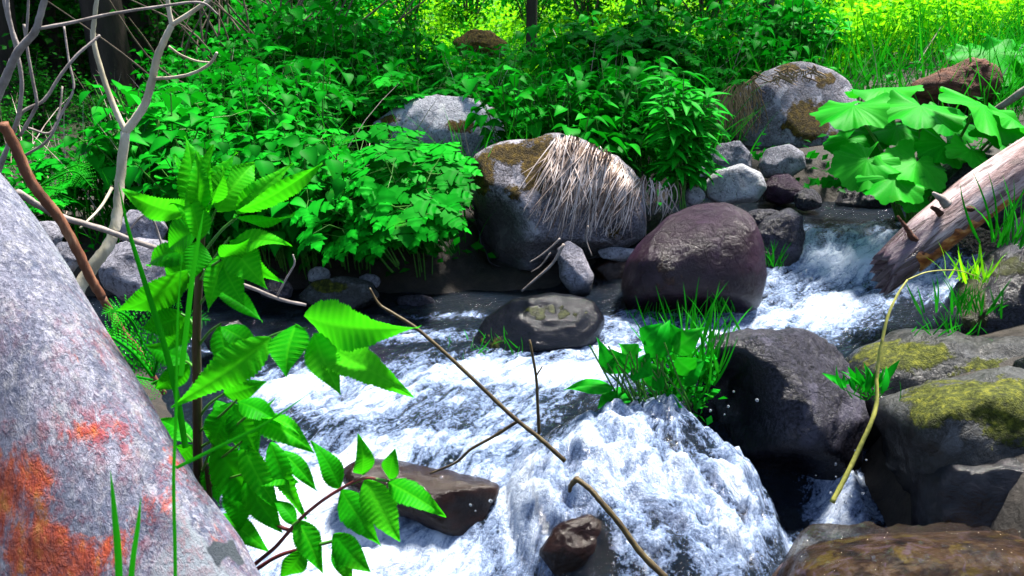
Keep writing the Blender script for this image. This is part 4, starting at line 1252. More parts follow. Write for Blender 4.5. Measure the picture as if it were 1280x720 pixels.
    for (x, y, r) in ((1155, 318, 0.014), (1216, 262, 0.015)):
        k_ = MB()
        c = P(x, y, 2.235) - a
        bm = bmesh.new(); bmesh.ops.create_icosphere(bm, subdivisions=3, radius=r)
        vk = [(c.x + q.co.x * 0.9, c.y + 0.012 + q.co.y * 0.8, c.z + q.co.z * 0.6) for q in bm.verts]; fk = [[q.index for q in f.verts] for f in bm.faces]; bm.free()
        k_.add(vk, fk); k_.build('knot', M['stump'], root)
build_log()

# rotten stump on the right bank
o = rock('stump', [(1130, 118), (1142, 104), (1165, 94), (1198, 79), (1216, 76), (1236, 86), (1246, 110), (1240, 130), (1200, 138), (1150, 132)], 3.85, M['stump'],
         'reddish brown rotten stump behind the big butterbur leaves', 'stump', rough=0.14, thick=1.2, protect=0, cuts=2, blur=1, seed=51)
s_ = MB(); s_.tube(catmull([P(1238, 142, 3.3), P(1262, 126, 3.2), P(1300, 100, 3.1), P(1340, 70, 3.0)], 5), [0.012, 0.016, 0.018], 7, lump=0.1)
tag(s_.build('dead_branch', M['greybark'], origin=P(1262, 126, 3.2)), 'thin bare brown branch at the edge, above the log', 'branch')

# ------------------------------------------------------------------ dry grass hanging over stones
def drape(name, n, xr, top_fn, len_px, Y, target, mat, label, seed, lean=-18, thick=0.0022, lift=0.012, spread=14):
    rs = np.random.RandomState(seed)
    bv = bvh_of(target) if target is not None else None
    mb = MB()
    for k in range(n):
        x0 = rs.uniform(*xr)
        y0 = top_fn(x0) + rs.uniform(-4, 10)
        Lp = len_px(x0) * rs.uniform(0.45, 1.1)
        dx = lean * rs.uniform(0.3, 1.6) + rs.normal(0, spread)
        pts, last = [], None
        lft = lift * rs.uniform(0.3, 2.2)
        wob = rs.uniform(-7, 7)
        for i in range(8):
            t_ = i / 7
            px = x0 + dx * t_ ** 1.3 + wob * math.sin(t_ * 3.1)
            py = y0 + Lp * (t_ ** 1.15)
            p = None
            if bv is not None:
                h = bv.ray_cast(CAM, ray(px, py).normalized())
                if h[0] is not None:
                    p = h[0] - ray(px, py).normalized() * lft
                    last = p.y
            if p is None:
                p = P(px, py, (last if last is not None else Y) )
            pts.append(p)
        mb.tube(catmull(pts, 2), [thick * rs.uniform(0.6, 1.3), thick, thick * 0.35], 4, tint=rs.rand(), cap=False)
    c = P((xr[0] + xr[1]) / 2, top_fn(sum(xr) / 2), Y)
    o = mb.build(name, mat, origin=c)
    return tag(o, label, 'dry grass')
def dtop(x):
    return interp(x, [690, 715, 760, 800], [174, 172, 190, 226])
drape('dry_grass_mat', 330, (694, 802), dtop, lambda x: interp(x, [690, 740, 802], [95, 110, 60]), 2.8, drape_rock, M['straw'], 'pinkish dry grass hanging in a mat over the brown mossy boulder', 31, -22, thick=0.0021, lift=0.016)
drape('dry_grass_tuft', 30, (800, 850), lambda x: interp(x, [800, 850], [220, 232]), lambda x: 45, 2.95, None, M['straw'], 'straw-coloured dry stalks hanging between the two big boulders', 32, -8, spread=8)
drape('dry_grass_tuft', 120, (880, 945), lambda x: interp(x, [880, 910, 945], [132, 112, 100]), lambda x: interp(x, [880, 945], [50, 60]), 3.75, None, M['brownstraw'], 'brown dead grass and roots hanging beside the moss patched boulder', 33, 4, spread=9, thick=0.003)
drape('dry_grass_tuft', 50, (940, 1020), lambda x: interp(x, [940, 1020], [92, 84]), lambda x: 14, 3.75, None, M['brownstraw'], 'short brown dead grass crowning the moss patched boulder', 34, 4, spread=12, thick=0.003)
mb = MB()
for (pts, r) in (([(700, 298), (690, 308), (675, 320), (662, 328)], 0.004), ([(705, 305), (690, 330), (668, 350), (652, 364)], 0.006), ([(735, 282), (733, 300), (740, 320)], 0.003), ([(688, 316), (676, 332), (664, 340)], 0.003)):
    mb.tube(catmull([P(x, y, 2.62) for x, y in pts], 5), [r, r * 0.6], 5, lump=0.1)
tag(mb.build('dead_branch', M['greybark'], origin=P(690, 330, 2.62)), 'little forked dead twig under the hanging grass mat', 'twig')

# ------------------------------------------------------------------ bare sapling and twigs of the near bank
def twig(name, paths, Y, mat, label, cat, part0='stem', part='branch', sides=7, lump=0.12):
    p0 = paths[0][0]
    c = P(p0[0][0], p0[0][1], paths[0][2] if len(paths[0]) > 2 and not isinstance(paths[0][2], float) else Y)
    root = thing(name, c, label, cat)
    for k, pa in enumerate(paths):
        pts, rr = pa[0], pa[1]
        y0, y1 = (pa[2], pa[3]) if len(pa) > 3 else (Y, Y)
        n = len(pts)
        q = [P(x, y, y0 + (y1 - y0) * i / (n - 1)) - c for i, (x, y) in enumerate(pts)]
        b = MB(); b.tube(catmull(q, 7), rr, sides, lump=lump)
        b.build(part0 if k == 0 else part, mat, root)
    return root
twig('bare_sapling', [
    ([(88, 400), (98, 362), (118, 330), (138, 302), (147, 265), (150, 225), (157, 165)], [0.017, 0.0145, 0.012, 0.0105], 1.75, 1.9),
    ([(157, 165), (172, 145), (182, 128), (191, 97), (197, 70), (208, 45), (215, 31)], [0.0105, 0.009, 0.0065], 1.9, 1.9),
    ([(157, 165), (143, 135), (130, 100), (117, 52), (118, 25), (123, -15)], [0.0075, 0.006, 0.0045], 1.9, 1.9),
    ([(215, 31), (211, 12), (208, -15)], [0.006, 0.0045], 1.9, 1.88), ([(215, 31), (240, 15), (275, -10)], [0.006, 0.004], 1.9, 1.88),
    ([(193, 98), (215, 97), (240, 92), (262, 80), (271, 66)], [0.0042, 0.003], 1.9, 1.8),
    ([(211, 58), (225, 68), (245, 76), (262, 78)], [0.003, 0.002], 1.9, 1.95), ([(140, 235), (125, 260), (100, 285)], [0.004, 0.002], 1.85, 1.7)],
    1.9, M['palebark'], 'pale forked sapling without leaves on the shady near bank', 'sapling')
twig('bare_shrub', [
    ([(-10, 240), (4, 200), (14, 170), (24, 140), (27, 100), (20, 60), (8, 15), (4, -10)], [0.0043, 0.0037, 0.0031], 1.5, 1.5),
    ([(-10, 135), (8, 95), (22, 65), (42, 42), (50, 20), (58, -10)], [0.0074, 0.0062, 0.0050], 1.4, 1.4),
    ([(-5, 215), (18, 165), (28, 140), (55, 125), (75, 95), (95, 70), (112, 55), (125, 44)], [0.0037, 0.0025], 1.5, 1.6),
    ([(25, 170), (42, 140), (46, 128), (40, 95), (34, 60), (30, 30)], [0.0031, 0.0025], 1.5, 1.5),
    ([(30, 195), (60, 175), (78, 140), (92, 110), (86, 75), (80, 33)], [0.0028, 0.0019], 1.55, 1.6),
    ([(35, 160), (62, 166), (74, 140), (78, 108)], [0.0025, 0.0019], 1.55, 1.6),
    ([(46, 36), (90, 28), (135, 18), (200, 8), (250, 3), (272, 18)], [0.0031, 0.0019], 1.4, 1.5),
    ([(24, 60), (16, 40), (10, 10), (10, -10)], [0.0037, 0.0025], 1.45, 1.45), ([(30, 60), (34, 30), (36, -8)], [0.0025, 0.0019], 1.45, 1.45)],
    1.5, M['greybark'], 'thicket of bare grey twigs curving up above the lichen boulder', 'shrub')
twig('dead_branch', [([(3, 154), (18, 182), (36, 222), (52, 245), (74, 272), (96, 312), (112, 345), (128, 372)], [0.0095, 0.010, 0.009], 1.45, 1.55), ([(128, 372), (152, 412), (175, 440), (190, 468), (206, 492)], [0.008, 0.006], 1.55, 1.6)],
     1.5, M['brownstick'], 'broken reddish brown stick leaning behind the lichen boulder', 'stick', part='tip')
twig('dead_branch', [([(22, 240), (50, 258), (80, 272), (130, 287), (170, 302), (205, 314), (262, 342), (310, 358), (350, 374), (382, 381)], [0.0075, 0.006, 0.004], 1.55, 2.0), ([(346, 370), (358, 348), (368, 330), (366, 318)], [0.003, 0.002], 1.95, 1.95),
     ([(205, 314), (185, 268), (150, 300)], [0.003, 0.002], 1.75, 1.75)],
     1.6, M['greybark'], 'long grey fallen branch slanting down to the dark water', 'branch')
twig('dead_twig', [([(462, 360), (474, 380), (492, 392), (520, 410), (555, 440), (600, 482), (640, 520), (675, 548), (706, 576)], [0.0018, 0.0028, 0.0035, 0.0042], 1.15, 1.12),
                   ([(648, 526), (618, 545), (588, 562), (570, 578), (538, 592)], [0.0028, 0.002], 1.13, 1.2), ([(674, 542), (672, 505), (670, 470), (662, 425)], [0.003, 0.0018], 1.12, 1.12), ([(670, 470), (678, 458)], [0.0015, 0.001], 1.12, 1.12)],
     1.12, M['olivestem'], 'long thin brown twig reaching diagonally over the white water', 'twig', sides=6)
twig('dead_twig', [([(720, 598), (738, 612), (752, 628), (775, 655), (800, 690), (832, 722)], [0.0042, 0.0050, 0.0058], 1.10, 1.05), ([(722, 598), (714, 606), (712, 614)], [0.005, 0.003], 1.10, 1.12)],
     1.1, M['olivestem'], 'snapped olive brown twig standing in front of the water hump', 'twig', sides=6, part='stub')
twig('cane', [([(1040, 628), (1055, 600), (1072, 565), (1090, 525), (1096, 500), (1096, 470), (1102, 430), (1110, 395), (1122, 368), (1134, 350)], [0.0058, 0.0048, 0.0038, 0.002], 1.52, 1.75), ([(1134, 350), (1160, 340), (1195, 338), (1220, 345)], [0.002, 0.001], 1.75, 1.8)],
     1.6, M['yellowcane'], 'yellowish bare cane arching up from the splash beside the wet rock', 'cane', sides=7)

# ------------------------------------------------------------------ raspberry plants in the foreground
def leaf_mesh(mb, org, B, T, width, roll=0.0, droop=0.10, fold=0.22, pleats=11, tint=0.5, rows=72, cols=8, wide_at=0.66, tooth=0.20, twist=0.0):
    B, T = np.array(B), np.array(T)
    ax = T - B; L = np.linalg.norm(ax); d = ax / L
    toc = unit(np.array(CAM) - np.array(org) - (B + T) / 2)
    n0 = unit(toc - d * (toc @ d))
    s0 = np.cross(d, n0)
    rj = random.Random(int(B[0] * 9999) + int(T[2] * 7777))
    p1, p2, asym = rj.uniform(0, 6), rj.uniform(0, 6), rj.uniform(-0.12, 0.12)
    v, ti, f = [], [], []
    for i in range(rows + 1):
        t_ = i / rows
        prof = math.sin(math.pi * t_ ** wide_at) ** 0.95 * (1 - 0.30 * t_) * 1.12
        saw = (t_ * pleats * 2.2) % 1.0
        hw = width * 0.5 * (prof * (1 + tooth * (0.5 - saw)) + 0.004)
        rr = roll + twist * t_
        n = n0 * math.cos(rr) + s0 * math.sin(rr)
        s = s0 * math.cos(rr) - n0 * math.sin(rr)
        for j in range(-cols, cols + 1):
            u = j / cols
            au = abs(u)
            along = t_ + 0.20 * au * hw / L * 2 * (1 - t_)
            ph = t_ * pleats + 0.35 * math.sin(t_ * 5 + p1) + (0.5 if j > 0 else 0.0) - 0.5 * au * math.sin(t_ * 3 + p2) * 0.6
            z = -droop * L * (2 * t_ - 1) ** 2 + fold * hw * au + 0.0042 * L * au ** 0.7 * math.cos(2 * math.pi * ph) * min(1, prof * 1.4) - 0.10 * hw * au * au + 0.05 * L * au * au * math.sin(t_ * 6 + p1 + (2.0 if j > 0 else 0)) + 0.03 * L * math.sin(t_ * 4 + p2)
            p = B + d * (along * L) + s * (u * hw) + n * z
            v.append(p + s * asym * hw * (1 if j > 0 else -1) * au)
            ti.append(tint + 0.10 * math.sin(t_ * 7 + p2) * au + 0.14 * math.cos(2 * math.pi * ph) * au ** 0.5 + (0.22 if j == 0 else 0) )
    K = 2 * cols + 1
    for i in range(rows):
        for j in range(K - 1):
            a = i * K + j
            f.append((a, a + 1, a + K + 1, a + K))
    mb.add(v, f, np.clip(ti, 0, 1))

def raspberry(name, label, stems, leaves, base):
    c = P(*base)
    root = thing(name, c, label, 'plant', 'raspberry plants in the foreground')
    for (pts, Y0, Y1, rr, mat) in stems:
        n = len(pts)
        b = MB(); b.tube(catmull([P(x, y, Y0 + (Y1 - Y0) * i / (n - 1)) - c for i, (x, y) in enumerate(pts)], 6), rr, 9, tint=0.5, lump=0.06)
        b.build('stem', M[mat], root)
    for (pet, lets) in leaves:
        b = MB()
        b.tube(catmull([P(*q) - c for q in pet], 5), [0.0016, 0.0011], 6, cap=False)
        lf = b.build('leaf', M['greenstem'], root)
        for (x0, y0, Ya, x1, y1, Yb, wpx, kw) in lets:
            w_ = wpx / F * (Ya + Yb) / 2 * 1.02
            k_ = MB(); leaf_mesh(k_, c, np.array(P(x0, y0, Ya) - c), np.array(P(x1, y1, Yb) - c), w_, **kw)
            k_.build('leaflet', M['raspberry'], lf)
    return root
D = dict
Ys = 0.72
raspberry('raspberry_plant', 'tall raspberry shoot with a dark upright stem beside the lichen boulder',
  [([(262, 760), (252, 680), (248, 610), (247, 540), (246, 470), (246, 400), (250, 330), (252, 285), (250, 255)], Ys, Ys, [0.0056, 0.0050, 0.0044, 0.0036, 0.0026], 'canestem'),
   ([(266, 700), (262, 620), (258, 580)], Ys - 0.012, Ys - 0.012, [0.003, 0.0025], 'canestem')],
  [ ([(250, 430, Ys), (262, 415, Ys - .01), (276, 405, Ys - .02)], [(276, 405, Ys - .02, 330, 440, Ys - .03, 30, D(roll=-0.4, tint=0.4)), (272, 408, Ys - .01, 290, 470, Ys - .02, 32, D(roll=0.3, tint=0.36))]),
   ([(250, 470, Ys), (238, 455, Ys + .01), (228, 450, Ys + .02)], [(236, 452, Ys + .02, 180, 430, Ys + .03, 34, D(roll=0.3, tint=0.3)), (236, 458, Ys + .02, 192, 490, Ys + .02, 34, D(roll=-0.4, tint=0.35))]),
   ([(250, 520, Ys), (262, 505, Ys), (280, 492, Ys)], [(278, 494, Ys, 330, 480, Ys - .01, 34, D(roll=0.3, tint=0.42)), (272, 500, Ys, 300, 560, Ys - .01, 38, D(roll=-0.2, tint=0.4))]),
   ([(249, 540, Ys), (275, 520, Ys - .02), (296, 500, Ys - .03)], [(296, 500, Ys - .03, 352, 528, Ys - .04, 34, D(roll=-0.3, tint=0.5)), (292, 505, Ys - .02, 322, 575, Ys - .03, 40, D(roll=0.2, tint=0.42)), (286, 506, Ys - .02, 262, 570, Ys - .02, 38, D(roll=0.5, tint=0.35))]),
   ([(250, 615, Ys), (280, 600, Ys - .02), (312, 590, Ys - .03)], [(310, 590, Ys - .03, 372, 600, Ys - .04, 36, D(roll=-0.4, tint=0.5)), (304, 596, Ys - .03, 352, 668, Ys - .05, 42, D(roll=0.25, tint=0.44)), (296, 600, Ys - .02, 300, 665, Ys - .03, 40, D(roll=-0.3, tint=0.36))]),
   ([(250, 350, Ys), (262, 335, Ys - .02), (276, 325, Ys - .03)], [(274, 326, Ys - .03, 312, 300, Ys - .04, 26, D(roll=0.5, tint=0.62)), (276, 330, Ys - .03, 305, 382, Ys - .05, 34, D(roll=0.2, tint=0.5)), (250, 300, Ys - .03, 240, 352, Ys - .05, 34, D(roll=-0.2, tint=0.55))]),
   ([(248, 420, Ys), (238, 400, Ys + .01), (226, 392, Ys + .01)], [(232, 396, Ys + .01, 176, 412, Ys, 34, D(roll=-0.3, tint=0.4)), (236, 400, Ys + .02, 204, 440, Ys + .02, 34, D(roll=0.3, tint=0.34))]),
   # crown of young leaves
   ([(250, 300, Ys), (248, 280, Ys), (246, 265, Ys)], [(246, 268, Ys, 234, 168, Ys + 0.02, 44, D(roll=0.35, fold=0.7, tint=0.55)), (254, 268, Ys - .01, 262, 180, Ys, 36, D(roll=-0.5, fold=0.9, tint=0.62)),
        (240, 262, Ys + .01, 222, 190, Ys + .03, 30, D(roll=0.8, fold=0.6, tint=0.4)), (250, 268, Ys - .015, 246, 190, Ys - .01, 30, D(roll=0.1, fold=0.8, tint=0.7)), (256, 270, Ys, 288, 186, Ys + .02, 34, D(roll=-0.8, fold=0.7, tint=0.5)), (252, 300, Ys - .02, 236, 236, Ys - .02, 34, D(roll=0.5, fold=0.5, tint=0.55))]),
   ([(252, 300, Ys), (262, 280, Ys), (270, 262, Ys)], [(270, 262, Ys, 318, 200, Ys + 0.03, 56, D(roll=-0.2, fold=0.3, tint=0.68, pleats=13)), (262, 262, Ys - .01, 283, 212, Ys - .02, 18, D(roll=0.9, fold=0.9, tint=0.75))]),
   ([(252, 320, Ys), (275, 290, Ys), (298, 270, Ys - .01)], [(296, 270, Ys - .01, 404, 212, Ys - .02, 34, D(roll=0.7, fold=0.5, tint=0.6, pleats=15)), (294, 266, Ys, 366, 202, Ys + .02, 30, D(roll=-0.3, fold=0.3, tint=0.55)), (290, 276, Ys - .01, 366, 277, Ys - .03, 22, D(roll=1.1, fold=0.2, tint=0.5))]),
   ([(248, 300, Ys), (242, 280, Ys), (238, 270, Ys)], [(242, 272, Ys, 154, 243, Ys - 0.04, 42, D(roll=-0.55, fold=0.25, tint=0.6)), (246, 285, Ys + .02, 206, 310, Ys + .03, 50, D(roll=0.5, fold=0.3, tint=0.35)), (250, 290, Ys - .01, 216, 250, Ys - .02, 16, D(roll=0.8, tint=0.5))]),
   ([(252, 345, Ys), (270, 320, Ys - .01), (288, 296, Ys - .02)], [(288, 296, Ys - .02, 362, 304, Ys - .05, 34, D(roll=-0.6, fold=0.25, tint=0.6)), (284, 300, Ys - .02, 330, 358, Ys - .05, 46, D(roll=0.15, fold=0.25, tint=0.58)), (282, 312, Ys - .02, 258, 390, Ys - .04, 36, D(roll=0.3, fold=0.3, tint=0.6)), (288, 304, Ys, 350, 356, Ys - .01, 30, D(roll=0.5, tint=0.35))]),
   ([(250, 380, Ys), (260, 368, Ys - .01), (272, 358, Ys - .02)], [(272, 358, Ys - .02, 328, 398, Ys - .04, 26, D(roll=-0.5, fold=0.3, tint=0.42)), (268, 352, Ys, 252, 300, Ys, 20, D(roll=0.9, tint=0.45)), (270, 350, Ys, 285, 318, Ys + .01, 22, D(roll=-0.6, tint=0.5))]),
   ([(250, 372, Ys), (240, 350, Ys + .01), (236, 342, Ys + .02)], [(244, 344, Ys + .02, 140, 396, Ys, 46, D(roll=-0.8, fold=0.25, tint=0.22)), (240, 330, Ys + .03, 200, 362, Ys + .05, 40, D(roll=0.4, tint=0.3)), (238, 310, Ys + .03, 178, 330, Ys + .06, 30, D(roll=0.6, tint=0.35))]),
   # big trifoliate leaf reaching out to the right
   ([(248, 470, Ys), (300, 440, Ys - .05), (350, 416, Ys - .1), (384, 410, Ys - .12)],
       [(372, 400, Ys - .12, 518, 414, Ys - .16, 62, D(roll=0.45, fold=0.22, tint=0.72, pleats=15, droop=0.06)), (384, 420, Ys - .12, 514, 492, Ys - .18, 60, D(roll=-0.2, fold=0.22, tint=0.72, pleats=15, droop=0.06)),
        (388, 414, Ys - .125, 424, 492, Ys - .16, 44, D(roll=0.2, fold=0.2, tint=0.64, droop=0.10)), (366, 402, Ys - .12, 356, 470, Ys - .15, 62, D(roll=0.5, fold=0.3, tint=0.62, wide_at=0.62)), (340, 425, Ys - .11, 214, 514, Ys - .14, 58, D(roll=-0.35, fold=0.25, tint=0.6))]),
   # lower leaves
   ([(250, 560, Ys), (290, 535, Ys - .02), (318, 512, Ys - .03)], [(318, 510, Ys - .03, 376, 540, Ys - .05, 20, D(roll=-0.9, tint=0.62)), (316, 516, Ys - .03, 392, 562, Ys - .05, 38, D(roll=-0.3, tint=0.5, pleats=13)), (312, 520, Ys - .03, 345, 500, Ys - .02, 18, D(roll=0.8, tint=0.55))]),
   ([(250, 590, Ys), (280, 570, Ys - .02), (302, 552, Ys - .03)], [(300, 555, Ys - .03, 348, 640, Ys - .05, 38, D(roll=0.2, tint=0.45, pleats=13)), (334, 556, Ys - .03, 380, 652, Ys - .05, 32, D(roll=0.4, tint=0.55, pleats=13)), (352, 562, Ys - .02, 398, 612, Ys - .03, 28, D(roll=-0.3, tint=0.45))]),
   ([(250, 600, Ys), (258, 575, Ys - .02), (266, 556, Ys - .02)], [(266, 556, Ys - .02, 330, 640, Ys - .02, 66, D(roll=0.3, tint=0.36, pleats=13)), (262, 545, Ys, 318, 520, Ys + .02, 34, D(roll=-0.2, tint=0.42)), (262, 570, Ys, 276, 632, Ys - .01, 40, D(roll=-0.5, tint=0.32))]),
   ([(252, 640, Ys), (262, 640, Ys - .01), (275, 642, Ys - .02)], [(272, 642, Ys - .02, 340, 690, Ys - .03, 34, D(roll=-0.2, tint=0.45)), (300, 650, Ys, 318, 600, Ys, 28, D(roll=0.5, tint=0.35))]),
   ([(247, 560, Ys), (235, 545, Ys + .02), (228, 540, Ys + .03)], [(240, 550, Ys + .02, 196, 520, Ys + .04, 30, D(roll=0.3, tint=0.4)), (238, 560, Ys + .03, 200, 585, Ys + .04, 34, D(roll=-0.3, tint=0.35))]),
  ], (262, 700, Ys))
Y2 = 0.66
raspberry('raspberry_shoot', 'low raspberry shoot with thin red stems hanging over the white water',
  [([(306, 722), (318, 706), (345, 683), (372, 652), (400, 628), (428, 610), (455, 598), (486, 601)], Y2 + .02, Y2 - .02, [0.0022, 0.0017, 0.0011], 'redstem'), ([(312, 622), (330, 642), (350, 658), (366, 664)], Y2 + .03, Y2 + .01, [0.0022, 0.0018], 'redstem'), ([(314, 716), (350, 694), (395, 682), (425, 674)], Y2 + .03, Y2 + .02, [0.0022, 0.0015], 'redstem')],
  [([(440, 604, Y2 - .01), (455, 598, Y2 - .01)], [(456, 598, Y2 - .01, 451, 546, Y2 - .02, 30, D(roll=0.4, tint=0.62)), (455, 600, Y2 - .01, 500, 678, Y2 - .03, 48, D(roll=0.15, tint=0.64, pleats=15))]),
   ([(470, 599, Y2 - .02), (484, 601, Y2 - .02)], [(485, 601, Y2 - .02, 492, 562, Y2 - .02, 26, D(roll=-0.4, tint=0.64)), (483, 600, Y2 - .02, 556, 642, Y2 - .05, 36, D(roll=-0.25, tint=0.66, pleats=15))]),
   ([(418, 616, Y2), (428, 611, Y2)], [(424, 612, Y2, 474, 684, Y2 - .03, 38, D(roll=0.25, tint=0.55, pleats=15)), (428, 610, Y2, 391, 550, Y2 + .01, 36, D(roll=0.35, tint=0.5, pleats=13))]),
   ([(366, 656, Y2), (374, 650, Y2)], [(372, 650, Y2, 406, 718, Y2 - .01, 34, D(roll=-0.2, tint=0.45)), (370, 652, Y2, 340, 620, Y2 + .02, 20, D(roll=0.4, tint=0.4))]),
   ([(400, 680, Y2), (415, 676, Y2)], [(414, 668, Y2, 462, 716, Y2 - .02, 44, D(roll=0.3, tint=0.36)), (420, 676, Y2, 440, 735, Y2 - .02, 28, D(roll=0.2, tint=0.4)), (380, 688, Y2, 350, 728, Y2, 34, D(roll=-0.4, tint=0.35))])],
  (306, 722, Y2))

# ------------------------------------------------------------------ grass stalks close to the lens
def stalk(paths, label, mat='grassy', Y=0.55, wd=3.0, group=None):
    c = P(*paths[0][0], Y)
    root = MB()
    for pts in paths:
        q = [np.array(P(x, y, Y - 0.002 * i) - c) for i, (x, y) in enumerate(pts)]
        q = catmull(q, 7)
        n = len(q)
        v, f = [], []
        for i, p in enumerate(q):
            t_ = i / (n - 1)
            tg = unit(q[min(n - 1, i + 1)] - q[max(0, i - 1)])
            nn = unit(np.array(CAM) - np.array(c) - p)
            s = unit(np.cross(tg, nn)); hw = wd / F * Y * 0.5 * (1 - t_ ** 3 * 0.95)
            v += [p - s * hw + nn * hw * 0.35, p, p + s * hw + nn * hw * 0.35]
        for i in range(n - 1):
            a = i * 3
            f += [(a, a + 1, a + 4, a + 3), (a + 1, a + 2, a + 5, a + 4)]
        root.add(v, f, 0.75)
    o = put(root, 'grass_stalk', M[mat], c)
    return tag(o, label, 'grass', group)
stalk([[(232, 560), (222, 500), (205, 430), (180, 350), (160, 285), (148, 228)]], 'long grass blade leaning left of the raspberry stem', Y=0.70, wd=8, mat='fern')
stalk([[(226, 470), (232, 420), (240, 350), (248, 300), (255, 262)]], 'thin upright grass blade right against the raspberry stem', Y=0.62, wd=7, mat='fern')
stalk([[(219, 790), (219, 700), (217, 600), (220, 520), (222, 400), (228, 310)], [(220, 585), (260, 565), (330, 530), (392, 488)]], 'tall pale grass stalk with a side blade, before the lichen boulder', Y=0.40, wd=5, mat='fern')
stalk([[(150, 790), (148, 700), (143, 640), (138, 588)]], 'short upright grass blade before the orange lichen', Y=0.34, wd=10, mat='fern')
stalk([[(160, 790), (165, 710), (172, 660), (176, 622)]], 'second short grass blade before the lichen, leaning slightly right', Y=0.34, wd=8, mat='fern')

# ------------------------------------------------------------------ butterbur
def round_leaf(mb, C, r, nrm, fwd, tint, seed):
    rs = np.random.RandomState(seed)
    n_ = unit(nrm); fw = unit(np.array(fwd) - n_ * (np.array(fwd) @ n_)); sd2 = np.cross(fw, n_)
    A_, Rn = 132, 12
    ph = rs.uniform(0, 6.28, 4)
    v, ti, f = [], [], []
    for i in range(Rn + 1):
        q = i / Rn
        for k in range(A_ + 1):
            a = -2.85 + 5.7 * k / A_
            e = 1 + 0.018 * math.sin(41 * a) + 0.07 * math.sin(5 * a + ph[0]) + 0.04 * math.sin(11 * a + ph[1]) + 0.025 * math.sin(23 * a)
            e *= 0.86 + 0.20 * math.cos(a * 0.5)
            rad = r * q * e
            z = r * (-0.10 * q * q + 0.11 * q * q * math.sin(2 * a + ph[2]) + 0.09 * q ** 2 * math.sin(3 * a + ph[0]) + 0.09 * q ** 3 * math.sin(7 * a + ph[3]) + 0.010 * q * math.cos(11 * a)) + r * 0.06 * (1 - q)
            v.append(np.array(C) + fw * (rad * math.cos(a) + 0.05 * r) + sd2 * rad * math.sin(a) + n_ * z)
            ti.append(np.clip(tint + 0.28 * max(0, math.cos(11 * a)) ** 10 * (1 - 0.5 * q) - 0.05 * math.cos(22 * a) * q + 0.12 * math.sin(2 * a + ph[1]) * q + rs.normal(0, 0.015), 0, 1))
    K = A_ + 1
    for i in range(Rn):
        for k in range(A_):
            a = i * K + k
            f.append((a, a + 1, a + K + 1, a + K))
    mb.add(v, f, ti)
def butterbur(label, base, leaves):
    c = P(*base); c.z = gz(c.x, c.y) - 0.02
    root = thing('butterbur', c, label, 'plant', 'butterbur plants on the right bank')
    for k, (px, py, Y, rpx, tx, ty, tint) in enumerate(leaves):
        C = P(px, py, Y) - c
        r = rpx / F * Y
        st = MB()
        st.tube(catmull([np.array([0.05 * math.sin(k * 2.1), 0.05 * math.cos(k * 1.7), 0]), np.array(C) * (0.45, 0.45, 0.6), np.array(C)], 6), [0.007, 0.005], 7)
        so = st.build('leaf_stalk', M['greenstem'], root)
        b = MB(); round_leaf(b, C, r, (tx, ty, 1.0), (C.x * 1.5 + tx * 0.5, C.y * 0.6 - 0.35, -0.1), tint, k * 3 + 1)
        b.build('leaf', M['butterbur'], root)
    return root
butterbur('big clump of broad wavy butterbur leaves above the log', (1150, 262, 3.05), [
    (1068, 134, 2.95, 44, -0.30, -0.25, 0.62), (1106, 112, 3.15, 42, -0.1, -0.05, 0.62), (1150, 134, 2.95, 50, 0.0, -0.35, 0.60), (1222, 132, 2.85, 56, 0.45, -0.45, 0.75), (1085, 200, 2.8, 40, -0.35, -0.75, 0.60),
    (1118, 222, 2.72, 40, -0.1, -0.7, 0.68), (1145, 203, 2.78, 42, 0.1, -0.7, 0.62), (1182, 180, 2.85, 36, 0.1, -0.7, 0.55), (1212, 188, 2.78, 30, 0.3, -0.6, 0.82), (1248, 172, 2.82, 42, 0.7, -0.5, 0.22),
    (1172, 222, 2.85, 32, 0.2, -0.8, 0.25), (1085, 168, 3.1, 32, -0.2, -0.5, 0.2), (1120, 160, 3.1, 36, 0, -0.5, 0.25), (1180, 148, 3.1, 40, 0.2, -0.5, 0.35), (1262, 148, 2.85, 34, 0.6, -0.3, 0.6), (1060, 175, 3.0, 26, -0.4, -0.6, 0.35), (1140, 245, 2.75, 22, 0, -0.9, 0.6)])
butterbur('dark butterbur clump behind the rotten stump', (1255, 130, 4.1), [
    (1232, 66, 4.1, 40, -0.1, -0.55, 0.35), (1268, 92, 4.0, 40, 0.2, -0.7, 0.40), (1264, 58, 4.2, 40, 0.2, -0.5, 0.45), (1222, 92, 4.0, 28, -0.3, -0.6, 0.3), (1300, 70, 4.1, 44, 0.3, -0.5, 0.4), (1290, 120, 3.9, 38, 0.2, -0.7, 0.25), (1245, 115, 4.0, 26, 0, -0.8, 0.5)])

# ------------------------------------------------------------------ leafy clump and tufts on the stream stones
def tuft(name, base, n, h, mat, label, seed, spread=0.4, rad=0.05, wide=1.0, cat='grass', tint=0.55, z=None, T=None, bend=0.0):
    c = P(*base) if z is None else Vector((base[0], base[1], z))
    rs = np.random.RandomState(seed)
    mb = MB()
    B = np.stack([rs.normal(0, rad, n), rs.normal(0, rad * 0.6, n), np.full(n, -0.01)], 1)
    d = np.stack([rs.normal(bend, spread, n), rs.normal(-0.1, spread, n), np.ones(n)], 1)
    nn = rs.normal(0, 1, (n, 3)); nn[:, 1] -= 1.0
    L = h * rs.uniform(0.5, 1.15, n)
    T = T or BL
    mb.many(T[0], T[1], B, d, nn, L, np.clip(rs.normal(tint, 0.18, n), 0, 1), wide=L * wide)
    o = put(mb, name, M[mat], c)
    return tag(o, label, cat)
c = P(830, 505, 1.80)
root = thing('leafy_clump', c, 'bright clump of leaves and grass growing on the stream rock', 'plant')
rs = np.random.RandomState(77)
mb = MB(); n = 70
